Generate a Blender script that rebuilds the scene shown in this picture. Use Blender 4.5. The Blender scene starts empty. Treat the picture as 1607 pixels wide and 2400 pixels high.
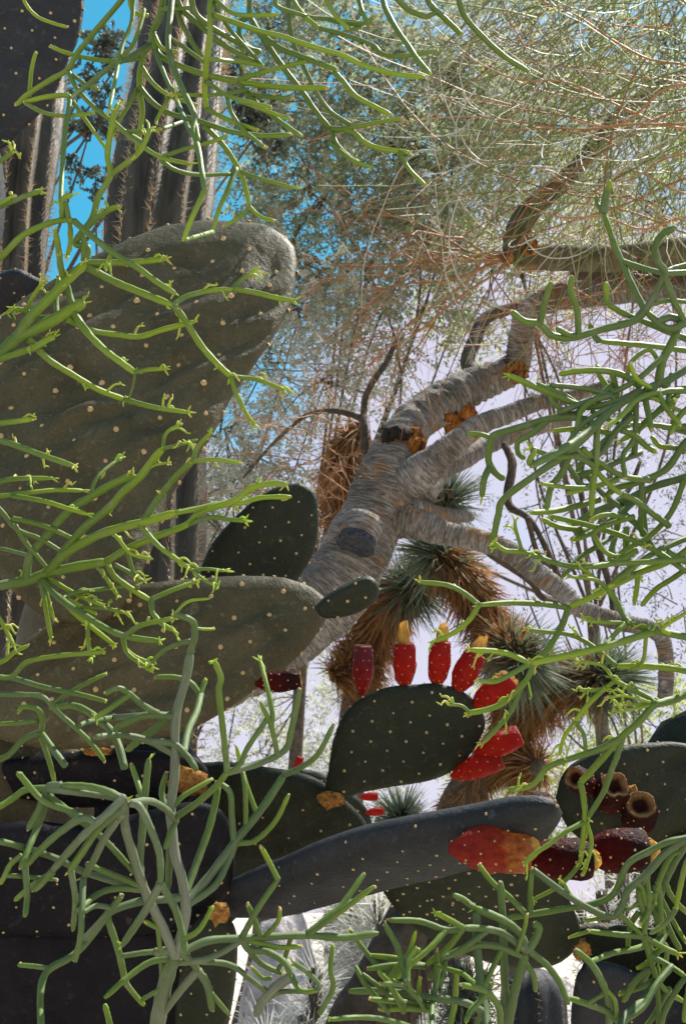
import bpy, math, random
import numpy as np
from mathutils import Vector, noise as mnoise

sc = bpy.context.scene
R = math.radians
# ---------------------------------------------------------------- camera
CAM = np.array((0.0, 0.0, 1.30)); PITCH = R(20); FOV = R(50); TAN = math.tan(FOV/2)
cam = bpy.data.cameras.new('camera'); camo = bpy.data.objects.new('camera', cam)
sc.collection.objects.link(camo); sc.camera = camo
cam.sensor_fit = 'VERTICAL'; cam.angle = FOV; cam.clip_start = 0.02; cam.clip_end = 3000
cam.dof.use_dof = True; cam.dof.focus_distance = 1.25; cam.dof.aperture_fstop = 14; cam.sensor_height = 24; cam.angle = FOV
camo.location = CAM; camo.rotation_euler = (R(90)+PITCH, 0, 0)
# ---------------------------------------------------------------- sky and sun
SUN_EL, SUN_AZ = R(60), R(58)          # sun high behind the plants, to the right
w = bpy.data.worlds.new('World'); sc.world = w; w.use_nodes = True
nt = w.node_tree; bg = nt.nodes['Background']
sky = nt.nodes.new('ShaderNodeTexSky'); sky.sky_type = 'NISHITA'; sky.sun_disc = False
sky.sun_elevation = SUN_EL; sky.sun_rotation = SUN_AZ
sky.air_density = 1.0; sky.dust_density = .5; sky.ozone_density = 1.0
hs = nt.nodes.new('ShaderNodeHueSaturation'); hs.inputs['Hue'].default_value = .46; hs.inputs['Saturation'].default_value = 1.42
nt.links.new(sky.outputs[0], hs.inputs['Color'])
# bright bank of thin cloud and haze standing all round the horizon, breaking up higher in the sky
def wn(t, **k):
    x = nt.nodes.new(t)
    for q, v in k.items(): setattr(x, q, v)
    return x
geo = wn('ShaderNodeTexCoord'); sep = wn('ShaderNodeSeparateXYZ'); nt.links.new(geo.outputs['Generated'], sep.inputs[0])
cn = wn('ShaderNodeTexNoise'); cn.inputs['Scale'].default_value = 1.5; cn.inputs['Detail'].default_value = 7; cn.inputs['Roughness'].default_value = .58; cn.inputs['Distortion'].default_value = .4
cp = wn('ShaderNodeMapping'); cp.inputs['Location'].default_value = (15.3, 5.7, 10); nt.links.new(geo.outputs['Generated'], cp.inputs[0]); nt.links.new(cp.outputs[0], cn.inputs['Vector'])
ca = wn('ShaderNodeMath', operation='MULTIPLY_ADD'); nt.links.new(cn.outputs['Fac'], ca.inputs[0]); ca.inputs[1].default_value = -1.3; nt.links.new(sep.outputs['Z'], ca.inputs[2])
cr = wn('ShaderNodeMapRange', interpolation_type='SMOOTHSTEP'); nt.links.new(ca.outputs[0], cr.inputs['Value'])
cr.inputs['From Min'].default_value = -.22; cr.inputs['From Max'].default_value = -.05; cr.inputs['To Min'].default_value = .93; cr.inputs['To Max'].default_value = 0
cm = wn('ShaderNodeMix', data_type='RGBA'); nt.links.new(cr.outputs[0], cm.inputs[0]); nt.links.new(hs.outputs[0], cm.inputs[6]); cm.inputs[7].default_value = (3.7, 3.45, 4.2, 1)
nt.links.new(cm.outputs[2], bg.inputs[0]); bg.inputs[1].default_value = 0.10
sl = bpy.data.lights.new('sun', 'SUN'); sl.energy = 5.0; sl.angle = R(0.55); sl.color = (1, .95, .86)
so = bpy.data.objects.new('sun', sl); sc.collection.objects.link(so)
sd = Vector((math.sin(SUN_AZ)*math.cos(SUN_EL), math.cos(SUN_AZ)*math.cos(SUN_EL), math.sin(SUN_EL)))
so.rotation_euler = sd.to_track_quat('Z', 'Y').to_euler(); so.location = (0, 0, 30)
sc.view_settings.view_transform = 'Standard'; sc.view_settings.look = 'None'
sc.view_settings.gamma = 1; sc.view_settings.use_curve_mapping = False
sc.view_settings.exposure = 1.05
sc.cycles.max_bounces = 6; sc.cycles.transparent_max_bounces = 6
sc.cycles.use_denoising = True

# ---------------------------------------------------------------- helpers
rng = np.random.default_rng(11); random.seed(5)
FW = np.array((0, math.cos(PITCH), math.sin(PITCH))); UP = np.array((0, -math.sin(PITCH), math.cos(PITCH))); RT = np.array((1., 0, 0))
def P(px, py, d):
    """point at real distance d (metres in front of the lens plane) seen in direction (px, py)"""
    px = np.asarray(px, float); py = np.asarray(py, float); d = np.asarray(d, float)
    a = (px-803.5)/1200*TAN; b = (1200-py)/1200*TAN
    return CAM + d[..., None]*(FW + a[..., None]*RT + b[..., None]*UP)
def PX(d): return d*TAN/1200          # metres per photograph pixel at distance d
COL = sc.collection; ORG = {}
def thing(name, label, cat, loc=(0, 0, 0), group=None):
    o = bpy.data.objects.new(name, None); COL.objects.link(o); o.location = loc
    o.empty_display_size = .05
    o['label'] = label; o['category'] = cat
    if group: o['group'] = group
    ORG[o.name] = np.array(loc, float); return o
def mesh(name, V, F, mat, smooth=True, attrs=None):
    V = np.asarray(V, np.float32); me = bpy.data.meshes.new(name)
    if isinstance(F, np.ndarray):
        nf, k = F.shape
        me.vertices.add(len(V)); me.vertices.foreach_set('co', V.ravel())
        me.loops.add(nf*k); me.loops.foreach_set('vertex_index', F.astype(np.int32).ravel())
        me.polygons.add(nf); me.polygons.foreach_set('loop_start', np.arange(0, nf*k, k, dtype=np.int32))
        me.update(calc_edges=True)
    else:
        me.from_pydata([tuple(map(float, v)) for v in V], [], [tuple(map(int, f)) for f in F]); me.update()
    if smooth: me.polygons.foreach_set('use_smooth', np.ones(len(me.polygons), bool))
    for k, a in (attrs or {}).items():
        a = np.asarray(a, np.float32)
        if a.ndim == 1: me.attributes.new(k, 'FLOAT', 'POINT').data.foreach_set('value', a)
        else: me.attributes.new(k, 'FLOAT_VECTOR', 'POINT').data.foreach_set('vector', a.ravel())
    if mat: me.materials.append(mat)
    return me
def mk(name, V, F, mat, parent=None, smooth=True, attrs=None, kind=None):
    org = ORG[parent.name] if parent else np.zeros(3)
    o = bpy.data.objects.new(name, mesh(name, np.asarray(V)-org, F, mat, smooth, attrs))
    COL.objects.link(o)
    if parent: o.parent = parent
    if kind: o['kind'] = kind
    ORG[o.name] = org; return o
def put(name, me, loc, parent, rot=None, scale=None):
    o = bpy.data.objects.new(name, me); COL.objects.link(o); o.parent = parent
    o.location = np.asarray(loc)-ORG[parent.name]
    if rot is not None: o.rotation_mode = 'QUATERNION'; o.rotation_quaternion = rot
    if scale is not None: o.scale = scale if np.ndim(scale) else (scale,)*3
    ORG[o.name] = ORG[parent.name]; return o
def nrm(v): v = np.asarray(v, float); return v/(np.linalg.norm(v, axis=-1, keepdims=True)+1e-12)
def crom(pts, per=8):
    p = np.asarray(pts, float)
    if len(p) < 3:
        t = np.linspace(0, 1, per+1)[:, None]; return p[0]*(1-t)+p[-1]*t
    q = np.vstack([2*p[0]-p[1], p, 2*p[-1]-p[-2]]); out = []
    for i in range(1, len(q)-2):
        a, b, c, d = q[i-1:i+3]; t = np.linspace(0, 1, per, endpoint=False)[:, None]
        out.append(.5*(2*b+(c-a)*t+(2*a-5*b+4*c-d)*t*t+(3*b-a-3*c+d)*t**3))
    return np.vstack(out+[p[-1:]])
def frames(p):
    t = nrm(np.gradient(p, axis=0)); n = np.cross(t[0], (0.3, .2, 1.)); 
    if np.linalg.norm(n) < .1: n = np.cross(t[0], (1., 0, 0))
    n = nrm(n); N = [n]
    for i in range(1, len(p)):
        n = n-np.dot(n, t[i])*t[i]; n = nrm(n); N.append(n)
    N = np.array(N); return t, N, np.cross(t, N)
def tube(p, r, sides=8, cap=True):
    p = np.asarray(p, float); r = np.asarray(r, float)*np.ones(len(p)); n = len(p)
    t, N, B = frames(p)
    a = np.linspace(0, 2*math.pi, sides, endpoint=False); ca, sa = np.cos(a), np.sin(a)
    V = (p[:, None]+r[:, None, None]*(ca[None, :, None]*N[:, None]+sa[None, :, None]*B[:, None])).reshape(-1, 3)
    L = np.concatenate([[0], np.cumsum(np.linalg.norm(np.diff(p, axis=0), axis=1))])
    tc = np.stack([np.outer(r, ca), np.outer(r, sa), np.repeat(L[:, None], sides, 1)], -1).reshape(-1, 3)
    i = np.arange(n-1)[:, None]*sides; j = np.arange(sides); k = (j+1) % sides
    F = np.stack([i+j, i+k, i+sides+k, i+sides+j], -1).reshape(-1, 4)
    if cap:
        V = np.vstack([V, p[0]-t[0]*r[0]*.5, p[-1]+t[-1]*r[-1]*.5]); tc = np.vstack([tc, [0, 0, 0], [0, 0, L[-1]]])
        c0, c1 = n*sides, n*sides+1; e = (n-1)*sides
        F = np.vstack([F, np.stack([k, j, j*0+c0, j*0+c0], -1), np.stack([e+j, e+k, j*0+c1, j*0+c1], -1)])
        F = [tuple(f) if f[2] != f[3] else tuple(f[:3]) for f in F.tolist()]
    return V, F, tc
class MB:
    """collects shapes for one mesh"""
    def __init__(s): s.V = []; s.F = []; s.n = 0; s.A = []
    def add(s, V, F, a=None):
        V = np.asarray(V); s.V.append(V); s.F += [tuple(int(i)+s.n for i in f) for f in F]; s.n += len(V)
        s.A.append(np.zeros((len(V), 3)) if a is None else a)
    def build(s, name, mat, parent=None, **k): return mk(name, np.vstack(s.V), s.F, mat, parent, attrs={'tc': np.vstack(s.A)}, **k)

# ---------------------------------------------------------------- materials
def mat(name, c, rough=.6, spec=.3):
    m = bpy.data.materials.new(name); m.use_nodes = True; b = m.node_tree.nodes['Principled BSDF']
    b.inputs['Base Color'].default_value = (*c, 1); b.inputs['Roughness'].default_value = rough
    b.inputs['Specular IOR Level'].default_value = spec; return m
class G:
    """small node-graph builder"""
    def __init__(s, m): s.nt = m.node_tree; s.b = s.nt.nodes['Principled BSDF']
    def n(s, t, **k):
        x = s.nt.nodes.new(t)
        for a, v in k.items(): setattr(x, a, v)
        return x
    def l(s, a, b): s.nt.links.new(a, b)
    def attr(s, name): return s.n('ShaderNodeAttribute', attribute_name=name)
    def noise(s, vec, scale, detail=4, rough=.6, dist=0):
        x = s.n('ShaderNodeTexNoise'); x.inputs['Scale'].default_value = scale; x.inputs['Detail'].default_value = detail
        x.inputs['Roughness'].default_value = rough; x.inputs['Distortion'].default_value = dist
        if vec is not None: s.l(vec, x.inputs['Vector'])
        return x.outputs['Fac']
    def mapv(s, vec, scale):
        x = s.n('ShaderNodeMapping'); x.inputs['Scale'].default_value = scale; s.l(vec, x.inputs['Vector']); return x.outputs[0]
    def ramp(s, fac, stops):
        x = s.n('ShaderNodeValToRGB'); e = x.color_ramp.elements
        while len(e) < len(stops): e.new(.5)
        for el, (p, c) in zip(e, stops): el.position = p; el.color = (*c, 1) if len(c) == 3 else c
        s.l(fac, x.inputs[0]); return x.outputs[0]
    def mix(s, fac, a, b, mode='MIX'):
        x = s.n('ShaderNodeMix', data_type='RGBA', blend_type=mode)
        for v, i in ((fac, 0), (a, 6), (b, 7)):
            if isinstance(v, (int, float)): x.inputs[i].default_value = v
            elif isinstance(v, tuple): x.inputs[i].default_value = (*v, 1)
            else: s.l(v, x.inputs[i])
        return x.outputs[2]
    def bump(s, h, strength=.5, dist=.01):
        x = s.n('ShaderNodeBump'); x.inputs['Strength'].default_value = strength; x.inputs['Distance'].default_value = dist
        s.l(h, x.inputs['Height']); s.l(x.outputs[0], s.b.inputs['Normal'])
    def col(s, c): s.l(c, s.b.inputs['Base Color'])
    def pos(s): return s.n('ShaderNodeNewGeometry').outputs['Position']
    def rnd(s): return s.n('ShaderNodeObjectInfo').outputs['Random']
def thin(m, c, amt=.5):
    """thin leaf tissue lets light through"""
    g = G(m); tr = g.n('ShaderNodeBsdfTranslucent'); mx = g.n('ShaderNodeMixShader'); mx.inputs[0].default_value = amt
    tr.inputs[0].default_value = (*c, 1); out = g.nt.nodes['Material Output']
    g.l(g.b.outputs[0], mx.inputs[1]); g.l(tr.outputs[0], mx.inputs[2]); g.l(mx.outputs[0], out.inputs[0]); return tr
M = {}
# pencil stems: young yellow-green tips, blue-green middles, grey waxy old wood
m = M['stem'] = mat('pencil_stem', (.2, .33, .1), .52, .25); g = G(m); tc = g.attr('tc').outputs['Vector']
age = g.attr('age').outputs['Fac']
c = g.ramp(age, [(0, (.24, .34, .025)), (.25, (.125, .20, .03)), (.6, (.095, .145, .052)), (1, (.19, .205, .15))])
f = g.noise(g.mapv(tc, (1, 1, .06)), 900, 3); f2 = g.noise(g.pos(), 55, 4)
c = g.mix(g.ramp(f, [(.35, (0, 0, 0)), (.75, (1, 1, 1))]), g.mix(.3, c, (.06, .12, .02), 'MULTIPLY'), c)
c = g.mix(g.ramp(f2, [(.55, (0, 0, 0)), (.8, (.55,)*3)]), c, (.19, .21, .15)); 
spk = g.noise(tc, 420, 2); c = g.mix(g.ramp(spk, [(.7, (0, 0, 0)), (.74, (.6,)*3)]), c, (.16, .12, .07))
g.col(c); g.bump(f, .35, .002)
m = M['bud'] = mat('bud_leaf', (.42, .52, .06), .5); thin(m, (.5, .6, .08), .35)
g = G(m); g.col(g.mix(g.rnd(), (.32, .50, .05), (.55, .50, .12)))
m = M['scab'] = mat('dry_tip', (.42, .30, .15), .8)
# prickly pear skin
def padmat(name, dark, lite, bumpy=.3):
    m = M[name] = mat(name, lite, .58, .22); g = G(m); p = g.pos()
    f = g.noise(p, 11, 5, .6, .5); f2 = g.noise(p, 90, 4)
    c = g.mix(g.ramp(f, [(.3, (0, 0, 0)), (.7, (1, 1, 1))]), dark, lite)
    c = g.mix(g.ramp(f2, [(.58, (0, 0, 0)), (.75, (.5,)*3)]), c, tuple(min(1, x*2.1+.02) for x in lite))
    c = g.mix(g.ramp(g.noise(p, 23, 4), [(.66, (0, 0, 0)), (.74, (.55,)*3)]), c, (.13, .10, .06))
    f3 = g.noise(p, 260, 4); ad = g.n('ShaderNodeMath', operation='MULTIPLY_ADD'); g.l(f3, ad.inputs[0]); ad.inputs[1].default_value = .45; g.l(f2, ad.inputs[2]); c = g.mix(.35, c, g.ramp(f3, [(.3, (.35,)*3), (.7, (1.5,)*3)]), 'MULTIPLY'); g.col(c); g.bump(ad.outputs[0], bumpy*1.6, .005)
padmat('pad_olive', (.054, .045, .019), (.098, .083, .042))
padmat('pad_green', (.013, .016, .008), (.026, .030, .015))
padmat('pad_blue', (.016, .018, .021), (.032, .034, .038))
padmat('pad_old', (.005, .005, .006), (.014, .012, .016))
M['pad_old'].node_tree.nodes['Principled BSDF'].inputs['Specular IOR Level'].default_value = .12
m = M['areole'] = mat('areole_wool', (.46, .33, .16), .95)
m = M['cork'] = mat('corky_joint', (.5, .26, .05), .85); g = G(m); f = g.noise(g.pos(), 160, 5)
g.col(g.ramp(f, [(.3, (.10, .05, .02)), (.5, (.36, .16, .03)), (.75, (.5, .30, .09))])); g.bump(f, 1, .006)
def fruitmat(name, a, b, c2, amt=.38):
    m = M[name] = mat(name, a, .5, .2); g = G(m); tc = g.attr('tc').outputs['Vector']
    z = g.n('ShaderNodeSeparateXYZ'); g.l(tc, z.inputs[0])
    f = g.noise(g.pos(), 60, 4); mxx = g.n('ShaderNodeMath', operation='MULTIPLY_ADD'); g.l(f, mxx.inputs[0]); mxx.inputs[1].default_value = .5; g.l(z.outputs[2], mxx.inputs[2])
    c = g.ramp(mxx.outputs[0], [(.25, a), (.85, b), (1.2, c2)])
    c = g.mix(z.outputs[0], c, (.30, .17, .06))
    c = g.mix(g.ramp(g.noise(g.pos(), 110, 5), [(.35, (0, 0, 0)), (.7, (.8,)*3)]), c, tuple(x*.4 for x in a)); g.col(c); g.bump(g.noise(g.pos(), 130, 5), .7, .008); tr = thin(m, a, amt); g.l(g.mix(.5, c, (.9, .06, .01)), tr.inputs[0])
fruitmat('fruit_red', (.64, .03, .010), (.46, .018, .010), (.34, .014, .012), .36)
fruitmat('fruit_purple', (.45, .02, .014), (.12, .03, .04), (.05, .035, .055))
fruitmat('fruit_dark', (.10, .006, .005), (.04, .006, .006), (.012, .008, .008), .08)
M['fruit_dark'].node_tree.nodes['Principled BSDF'].inputs['Specular IOR Level'].default_value = .06
fruitmat('fruit_deep', (.30, .016, .008), (.34, .03, .008), (.48, .16, .03), .14)
m = M['dry_flower'] = mat('dry_flower', (.62, .36, .08), .8); thin(m, (.7, .38, .06), .3); g = G(m)
g.col(g.ramp(g.noise(g.pos(), 70, 4), [(.3, (.36, .17, .04)), (.6, (.68, .42, .10))]))
def bark(name, stops, ring=60, wob=12, stain=None, bs=.8):
    m = M[name] = mat(name, stops[0][1], .85, .15); g = G(m); tc = g.attr('tc').outputs['Vector']
    f = g.noise(g.mapv(tc, (3, 3, ring/4)), 4, 6, .65, .6); f2 = g.noise(tc, wob, 5)
    a = g.n('ShaderNodeMath', operation='ADD'); g.l(f, a.inputs[0]); g.l(f2, a.inputs[1])
    h = g.n('ShaderNodeMath', operation='MULTIPLY'); g.l(a.outputs[0], h.inputs[0]); h.inputs[1].default_value = .5
    c = g.ramp(h.outputs[0], stops)
    if stain:
        s = g.noise(tc, 4.5, 4, .6, .5); c = g.mix(g.ramp(s, [(.56, (0, 0, 0)), (.66, (.8,)*3)]), c, stain)
    g.col(c); g.bump(h.outputs[0], bs, .03)
m = M['bark_grey'] = mat('bark_grey', (.3, .27, .24), .8, .2); g = G(m); tc = g.attr('tc').outputs['Vector']; p = g.pos()
big = g.noise(p, 5, 5, .6); ring = g.noise(g.mapv(tc, (1.5, 1.5, 17)), 3.2, 5, .55, .5); fine = g.noise(g.mapv(tc, (1, 1, 2.5)), 60, 4, .65)
c = g.ramp(big, [(.3, (.19, .17, .14)), (.5, (.34, .315, .28)), (.72, (.50, .47, .45))])
c = g.mix(.5, c, g.ramp(fine, [(.3, (.4,)*3), (.6, (1.0,)*3), (.8, (1.5,)*3)]), 'MULTIPLY')
ln = g.ramp(ring, [(.36, (1, 1, 1)), (.43, (.10, .08, .07)), (.46, (.9,)*3), (.53, (1,)*3), (.555, (.16, .13, .11)), (.585, (1,)*3), (.66, (.3, .25, .2)), (.69, (1, 1, 1))])
c = g.mix(.7, c, ln, 'MULTIPLY')
st = g.noise(p, 6.5, 5, .6, .8); c = g.mix(g.ramp(st, [(.55, (0, 0, 0)), (.66, (.75,)*3)]), c, (.34, .17, .05))
h = g.n('ShaderNodeMath', operation='MULTIPLY_ADD'); g.l(ln, h.inputs[0]); h.inputs[1].default_value = .6; g.l(fine, h.inputs[2])
g.col(c); g.bump(h.outputs[0], .8, .02)
bark('bark_green', [(.3, (.03, .026, .017)), (.5, (.10, .088, .05)), (.7, (.19, .165, .11))], 30, 16, (.30, .16, .06))
bark('bark_dark', [(.3, (.03, .025, .02)), (.55, (.10, .08, .06)), (.75, (.2, .17, .14))], 30, 20)
m = M['wound'] = mat('torn_wood', (.5, .2, .03), .9); g = G(m); p = g.pos(); f = g.noise(g.mapv(p, (1, 1, .5)), 38, 6, .7)
g.col(g.ramp(f, [(.36, (.03, .014, .008)), (.46, (.28, .085, .014)), (.58, (.55, .21, .03)), (.75, (.62, .38, .14))])); g.bump(f, 1, .05)
M['hollow'] = mat('hollow_shade', (.02, .017, .016), .9)  # near-black colour painting the shade inside the trunk's holes
m = M['cut'] = mat('cut_face', (.035, .04, .055), .8); g = G(m); f = g.noise(g.pos(), 60, 5); g.col(g.ramp(f, [(.35, (.016, .018, .026)), (.7, (.07, .075, .09))])); g.bump(f, .6, .01)
# columnar cactus
m = M['column'] = mat('column_skin', (.07, .065, .05), .6); g = G(m); p = g.pos(); tcv = g.attr('tc').outputs['Vector']
f = g.noise(g.mapv(p, (1, 1, .25)), 14, 5, .65); sx = g.n('ShaderNodeSeparateXYZ'); g.l(tcv, sx.inputs[0])
c = g.ramp(f, [(.3, (.022, .019, .015)), (.5, (.05, .045, .031)), (.72, (.105, .09, .072))])
rust = g.noise(g.mapv(p, (1, 1, .3)), 26, 5, .7); rm = g.ramp(rust, [(.6, (0, 0, 0)), (.7, (1, 1, 1))]); 
mm = g.n('ShaderNodeMath', operation='MULTIPLY'); g.l(rm, mm.inputs[0]); g.l(sx.outputs[0], mm.inputs[1])
c = g.mix(mm.outputs[0], c, (.42, .12, .03)); g.col(c); g.bump(f, .5, .02)
M['spine'] = mat('spine', (.55, .42, .26), .6)
def leafmat(name, a, b, tr, amt=.5):
    m = M[name] = mat(name, a, .55, .3); g = G(m); f = g.attr('rnd').outputs['Fac']
    c = g.mix(f, a, b); g.col(c); t = thin(m, tr, amt); g.l(g.mix(.6, c, tr), t.inputs[0])
leafmat('leaf_grey', (.06, .07, .045), (.28, .29, .20), (.42, .46, .26))
leafmat('leaf_dark', (.045, .055, .05), (.11, .12, .10), (.13, .16, .09), .35)
leafmat('leaf_green', (.16, .20, .07), (.42, .44, .24), (.60, .66, .28))
leafmat('leaf_pale', (.14, .15, .11), (.52, .52, .44), (.56, .58, .44))
leafmat('twig_green', (.17, .20, .06), (.36, .37, .18), (.42, .46, .14), .35)
leafmat('twig_rust', (.26, .11, .035), (.48, .27, .13), (.5, .22, .07), .25)
leafmat('twig_white', (.45, .42, .35), (.66, .62, .55), (.5, .5, .4), .2)
leafmat('thatch', (.05, .024, .012), (.38, .20, .075), (.46, .21, .06), .3)
leafmat('blade', (.05, .075, .055), (.17, .20, .15), (.22, .27, .14), .3)
leafmat('needle_white', (.52, .52, .46), (.78, .78, .74), (.7, .7, .62), .4)
m = M['sand'] = mat('sandy_ground', (.5, .44, .36), .95, .1); g = G(m); p = g.pos(); f = g.noise(p, 1.3, 6); f2 = g.noise(p, 40, 4)
c = g.ramp(f, [(.3, (.34, .29, .23)), (.6, (.5, .44, .36)), (.8, (.58, .53, .46))]); c = g.mix(.35, c, g.ramp(f2, [(.3, (.2, .16, .12)), (.7, (.7, .65, .58))])); g.col(c); g.bump(f2, .7, .02)
m = M['rock'] = mat('pale_rock', (.5, .46, .45), .9); g = G(m); p = g.pos(); f = g.noise(p, 14, 6, .65)
g.col(g.ramp(f, [(.3, (.2, .17, .17)), (.5, (.48, .44, .44)), (.75, (.66, .62, .62))])); g.bump(f, .8, .03)
# ================================================================ prickly pears
def inpoly(p, x, y):
    n = len(p); j = n-1; c = False
    for i in range(n):
        if (p[i][1] > y) != (p[j][1] > y) and x < (p[j][0]-p[i][0])*(y-p[i][1])/(p[j][1]-p[i][1])+p[i][0]: c = not c
        j = i
    return c
def areole_mesh(sp=5):
    b = MB(); n = 7; a = np.linspace(0, 2*math.pi, n, endpoint=False)
    V = np.vstack([np.column_stack([np.cos(a), np.sin(a), a*0-.3]), np.column_stack([.6*np.cos(a), .6*np.sin(a), a*0+.45]), [[0, 0, .6]]])
    F = [(i, (i+1) % n, n+(i+1) % n, n+i) for i in range(n)]+[(n+i, n+(i+1) % n, 2*n) for i in range(n)]
    b.add(V, F)
    for k in range(sp):
        d = nrm(np.array((random.gauss(0, .7), random.gauss(0, .7), .8))); e = d*random.uniform(1.0, 1.9); s = nrm(np.cross(d, (.3, 1, .2)))*.07; t = np.cross(d, s)
        b.add([s, -s*.5+t, -s*.5-t, e], [(0, 1, 3), (1, 2, 3), (2, 0, 3)])
    return mesh('areole', np.vstack(b.V), b.F, M['areole'], True)
AREO = [areole_mesh() for _ in range(4)]
def quat(n): return Vector(n).to_track_quat('Z', 'Y')
def pad(parent, outline, d, gx=0, gy=0, thick=.016, mt='pad_olive', sp=62, ang=.3, amp=.004, fold=0, ar=5.2, name='pad', label=None, seed=0, jit=.16, rim=10):
    """a fleshy pad: rounded rim, swollen faces, uneven skin; gx, gy tilt it (metres of distance per 1000 px)"""
    r = random.Random(seed+len(outline)); o = np.array(outline, float); o2 = crom(np.vstack([o, o[:1]]), 6)[:-1]
    n = 84; seg = np.hypot(*(np.roll(o2, -1, 0)-o2).T); s = np.concatenate([[0], np.cumsum(seg)]); u = np.linspace(0, s[-1], n, endpoint=False)
    cl = np.vstack([o2, o2[:1]]); rimp = np.column_stack([np.interp(u, s, cl[:, k]) for k in (0, 1)])
    cx, cy = (rimp.max(0)+rimp.min(0))/2; 
    D = lambda x, y: d+gx*(x-cx)/1000+gy*(y-cy)/1000
    W = lambda x, y: P(x, y, D(np.asarray(x, float), np.asarray(y, float)))
    c0 = W(cx, cy); ex = nrm(W(cx+50, cy)-c0); ey = W(cx, cy-50)-c0; ey = nrm(ey-np.dot(ey, ex)*ex); nz = np.cross(ex, ey)
    if np.dot(nz, CAM-c0) < 0: nz = -nz
    loc = W(rimp[:, 0], rimp[:, 1])-c0; r2 = np.column_stack([loc@ex, loc@ey]); size = np.abs(r2).max()
    rings = 22; V = []; tcs = []
    off = r.uniform(0, 50)
    def prof(q): return thick*max(0, 1-q**5)**.5
    def disp(x, y, q):
        h = amp*(mnoise.noise(Vector((x*9+off, y*9, 1)))+.5*mnoise.noise(Vector((x*21+off, y*21, 4))))
        if fold: 
            w1 = x*.50-y*.87; w2 = x*.87+y*.50   # folds run up to the right
            h += fold*(mnoise.noise(Vector((w1*22+off, w2*6, 2)))+.4*mnoise.noise(Vector((w1*45, w2*12+off, 3))))
        return h*min(1, (1-q)*4)
    for side in (1, -1):
        for i in range(rings):
            q = 1-(i/rings)**1.35 if i else 1
            for k in range(n):
                if side < 0 and i == 0: continue
                x, y = r2[k]*q; wv = 1+.010*mnoise.noise(Vector((k*.9, off, 0))) if q > .95 else 1
                z = side*prof(q)+(disp(x, y, q) if side > 0 else 0)
                V.append(c0+ex*x*wv+ey*y*wv+nz*z)
        V.append(c0+nz*(side*thick+(disp(0, 0, 0) if side > 0 else 0)))
    F = []
    for i in range(rings-1):
        for k in range(n):
            F.append((i*n+k, i*n+(k+1) % n, (i+1)*n+(k+1) % n, (i+1)*n+k))
    cf = rings*n
    for k in range(n): F.append(((rings-1)*n+k, (rings-1)*n+(k+1) % n, cf))
    b0 = cf+1; idx = lambda i, k: k % n if i == 0 else b0+(i-1)*n+k % n
    for i in range(rings-1):
        for k in range(n): F.append((idx(i+1, k), idx(i+1, k+1), idx(i, k+1), idx(i, k)))
    cb = b0+(rings-1)*n
    for k in range(n): F.append((idx(rings-1, k+1), idx(rings-1, k), cb))
    po = mk(name, V, F, M[mt], parent)
    if label: po['label'] = label
    # areoles in a staggered net over the near face, and a few on the rim
    if sp:
        th = np.arctan2(r2[:, 1], r2[:, 0]); rr = np.hypot(r2[:, 0], r2[:, 1])
        order = np.argsort(th); ths = np.concatenate([th[order]-2*math.pi, th[order], th[order]+2*math.pi]); rrs = np.tile(rr[order], 3)
        sz = ar*PX(d); step = sp*PX(d); m_ = int(size*2/step)+2
        for i in range(-m_, m_+1):
            for j in range(-m_, m_+1):
                x0 = (i+(j % 2)*.5)*step; y0 = j*step*.80
                x = x0*math.cos(ang)-y0*math.sin(ang)+r.gauss(0, jit)*step*.5; y = x0*math.sin(ang)+y0*math.cos(ang)+r.gauss(0, jit)*step*.5
                rad = np.interp(math.atan2(y, x), ths, rrs); q = math.hypot(x, y)/rad
                if q > .93: continue
                pw = c0+ex*x+ey*y+nz*(prof(q)+disp(x, y, q))
                v = pw-CAM; dz = v@FW; sx_ = 803.5+(v@RT)/dz/TAN*1200; sy_ = 1200-(v@UP)/dz/TAN*1200
                if not (-60 < sx_ < 1667 and -60 < sy_ < 2460): continue
                nn = nrm(nz+(ex*x+ey*y)/rad*q**8*1.2)
                put('areole', AREO[r.randrange(4)], pw, po, quat(nn), sz*r.uniform(.75, 1.15))
        for k in range(0, n, max(3, n//max(1, rim))):
            if rim == 0: break
            pw = c0+ex*r2[k][0]+ey*r2[k][1]; v = pw-CAM; dz = v@FW; sx_ = 803.5+(v@RT)/dz/TAN*1200; sy_ = 1200-(v@UP)/dz/TAN*1200
            if -20 < sx_ < 1627 and -20 < sy_ < 2420: put('areole', AREO[r.randrange(4)], pw, po, quat(nrm(ex*r2[k][0]+ey*r2[k][1])), sz*.9)
    return po
def crust(parent, px, py, d, rx, ry, seed=0, mt='cork', name='corky_joint', rz=None):
    """knobbly corky patch"""
    c = P(px, py, d); u = PX(d); V = []; F = []; a, b = 14, 9; rz = rz or min(rx, ry)*.5
    for i in range(b+1):
        f = math.pi*i/b
        for k in range(a):
            q = 2*math.pi*k/a; v = np.array((math.sin(f)*math.cos(q), math.sin(f)*math.sin(q), math.cos(f)))
            s = 1+.5*mnoise.noise(Vector(v*2.6)+Vector((seed*7.1, 0, 0)))+.4*mnoise.noise(Vector(v*6)+Vector((seed*3.1, 0, 0)))
            V.append(c+u*s*(RT*v[0]*rx+UP*v[1]*ry+FW*v[2]*rz))
    for i in range(b):
        for k in range(a): F.append((i*a+k, i*a+(k+1) % a, (i+1)*a+(k+1) % a, (i+1)*a+k))
    return mk(name, V, F, M[mt], parent)
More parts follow.
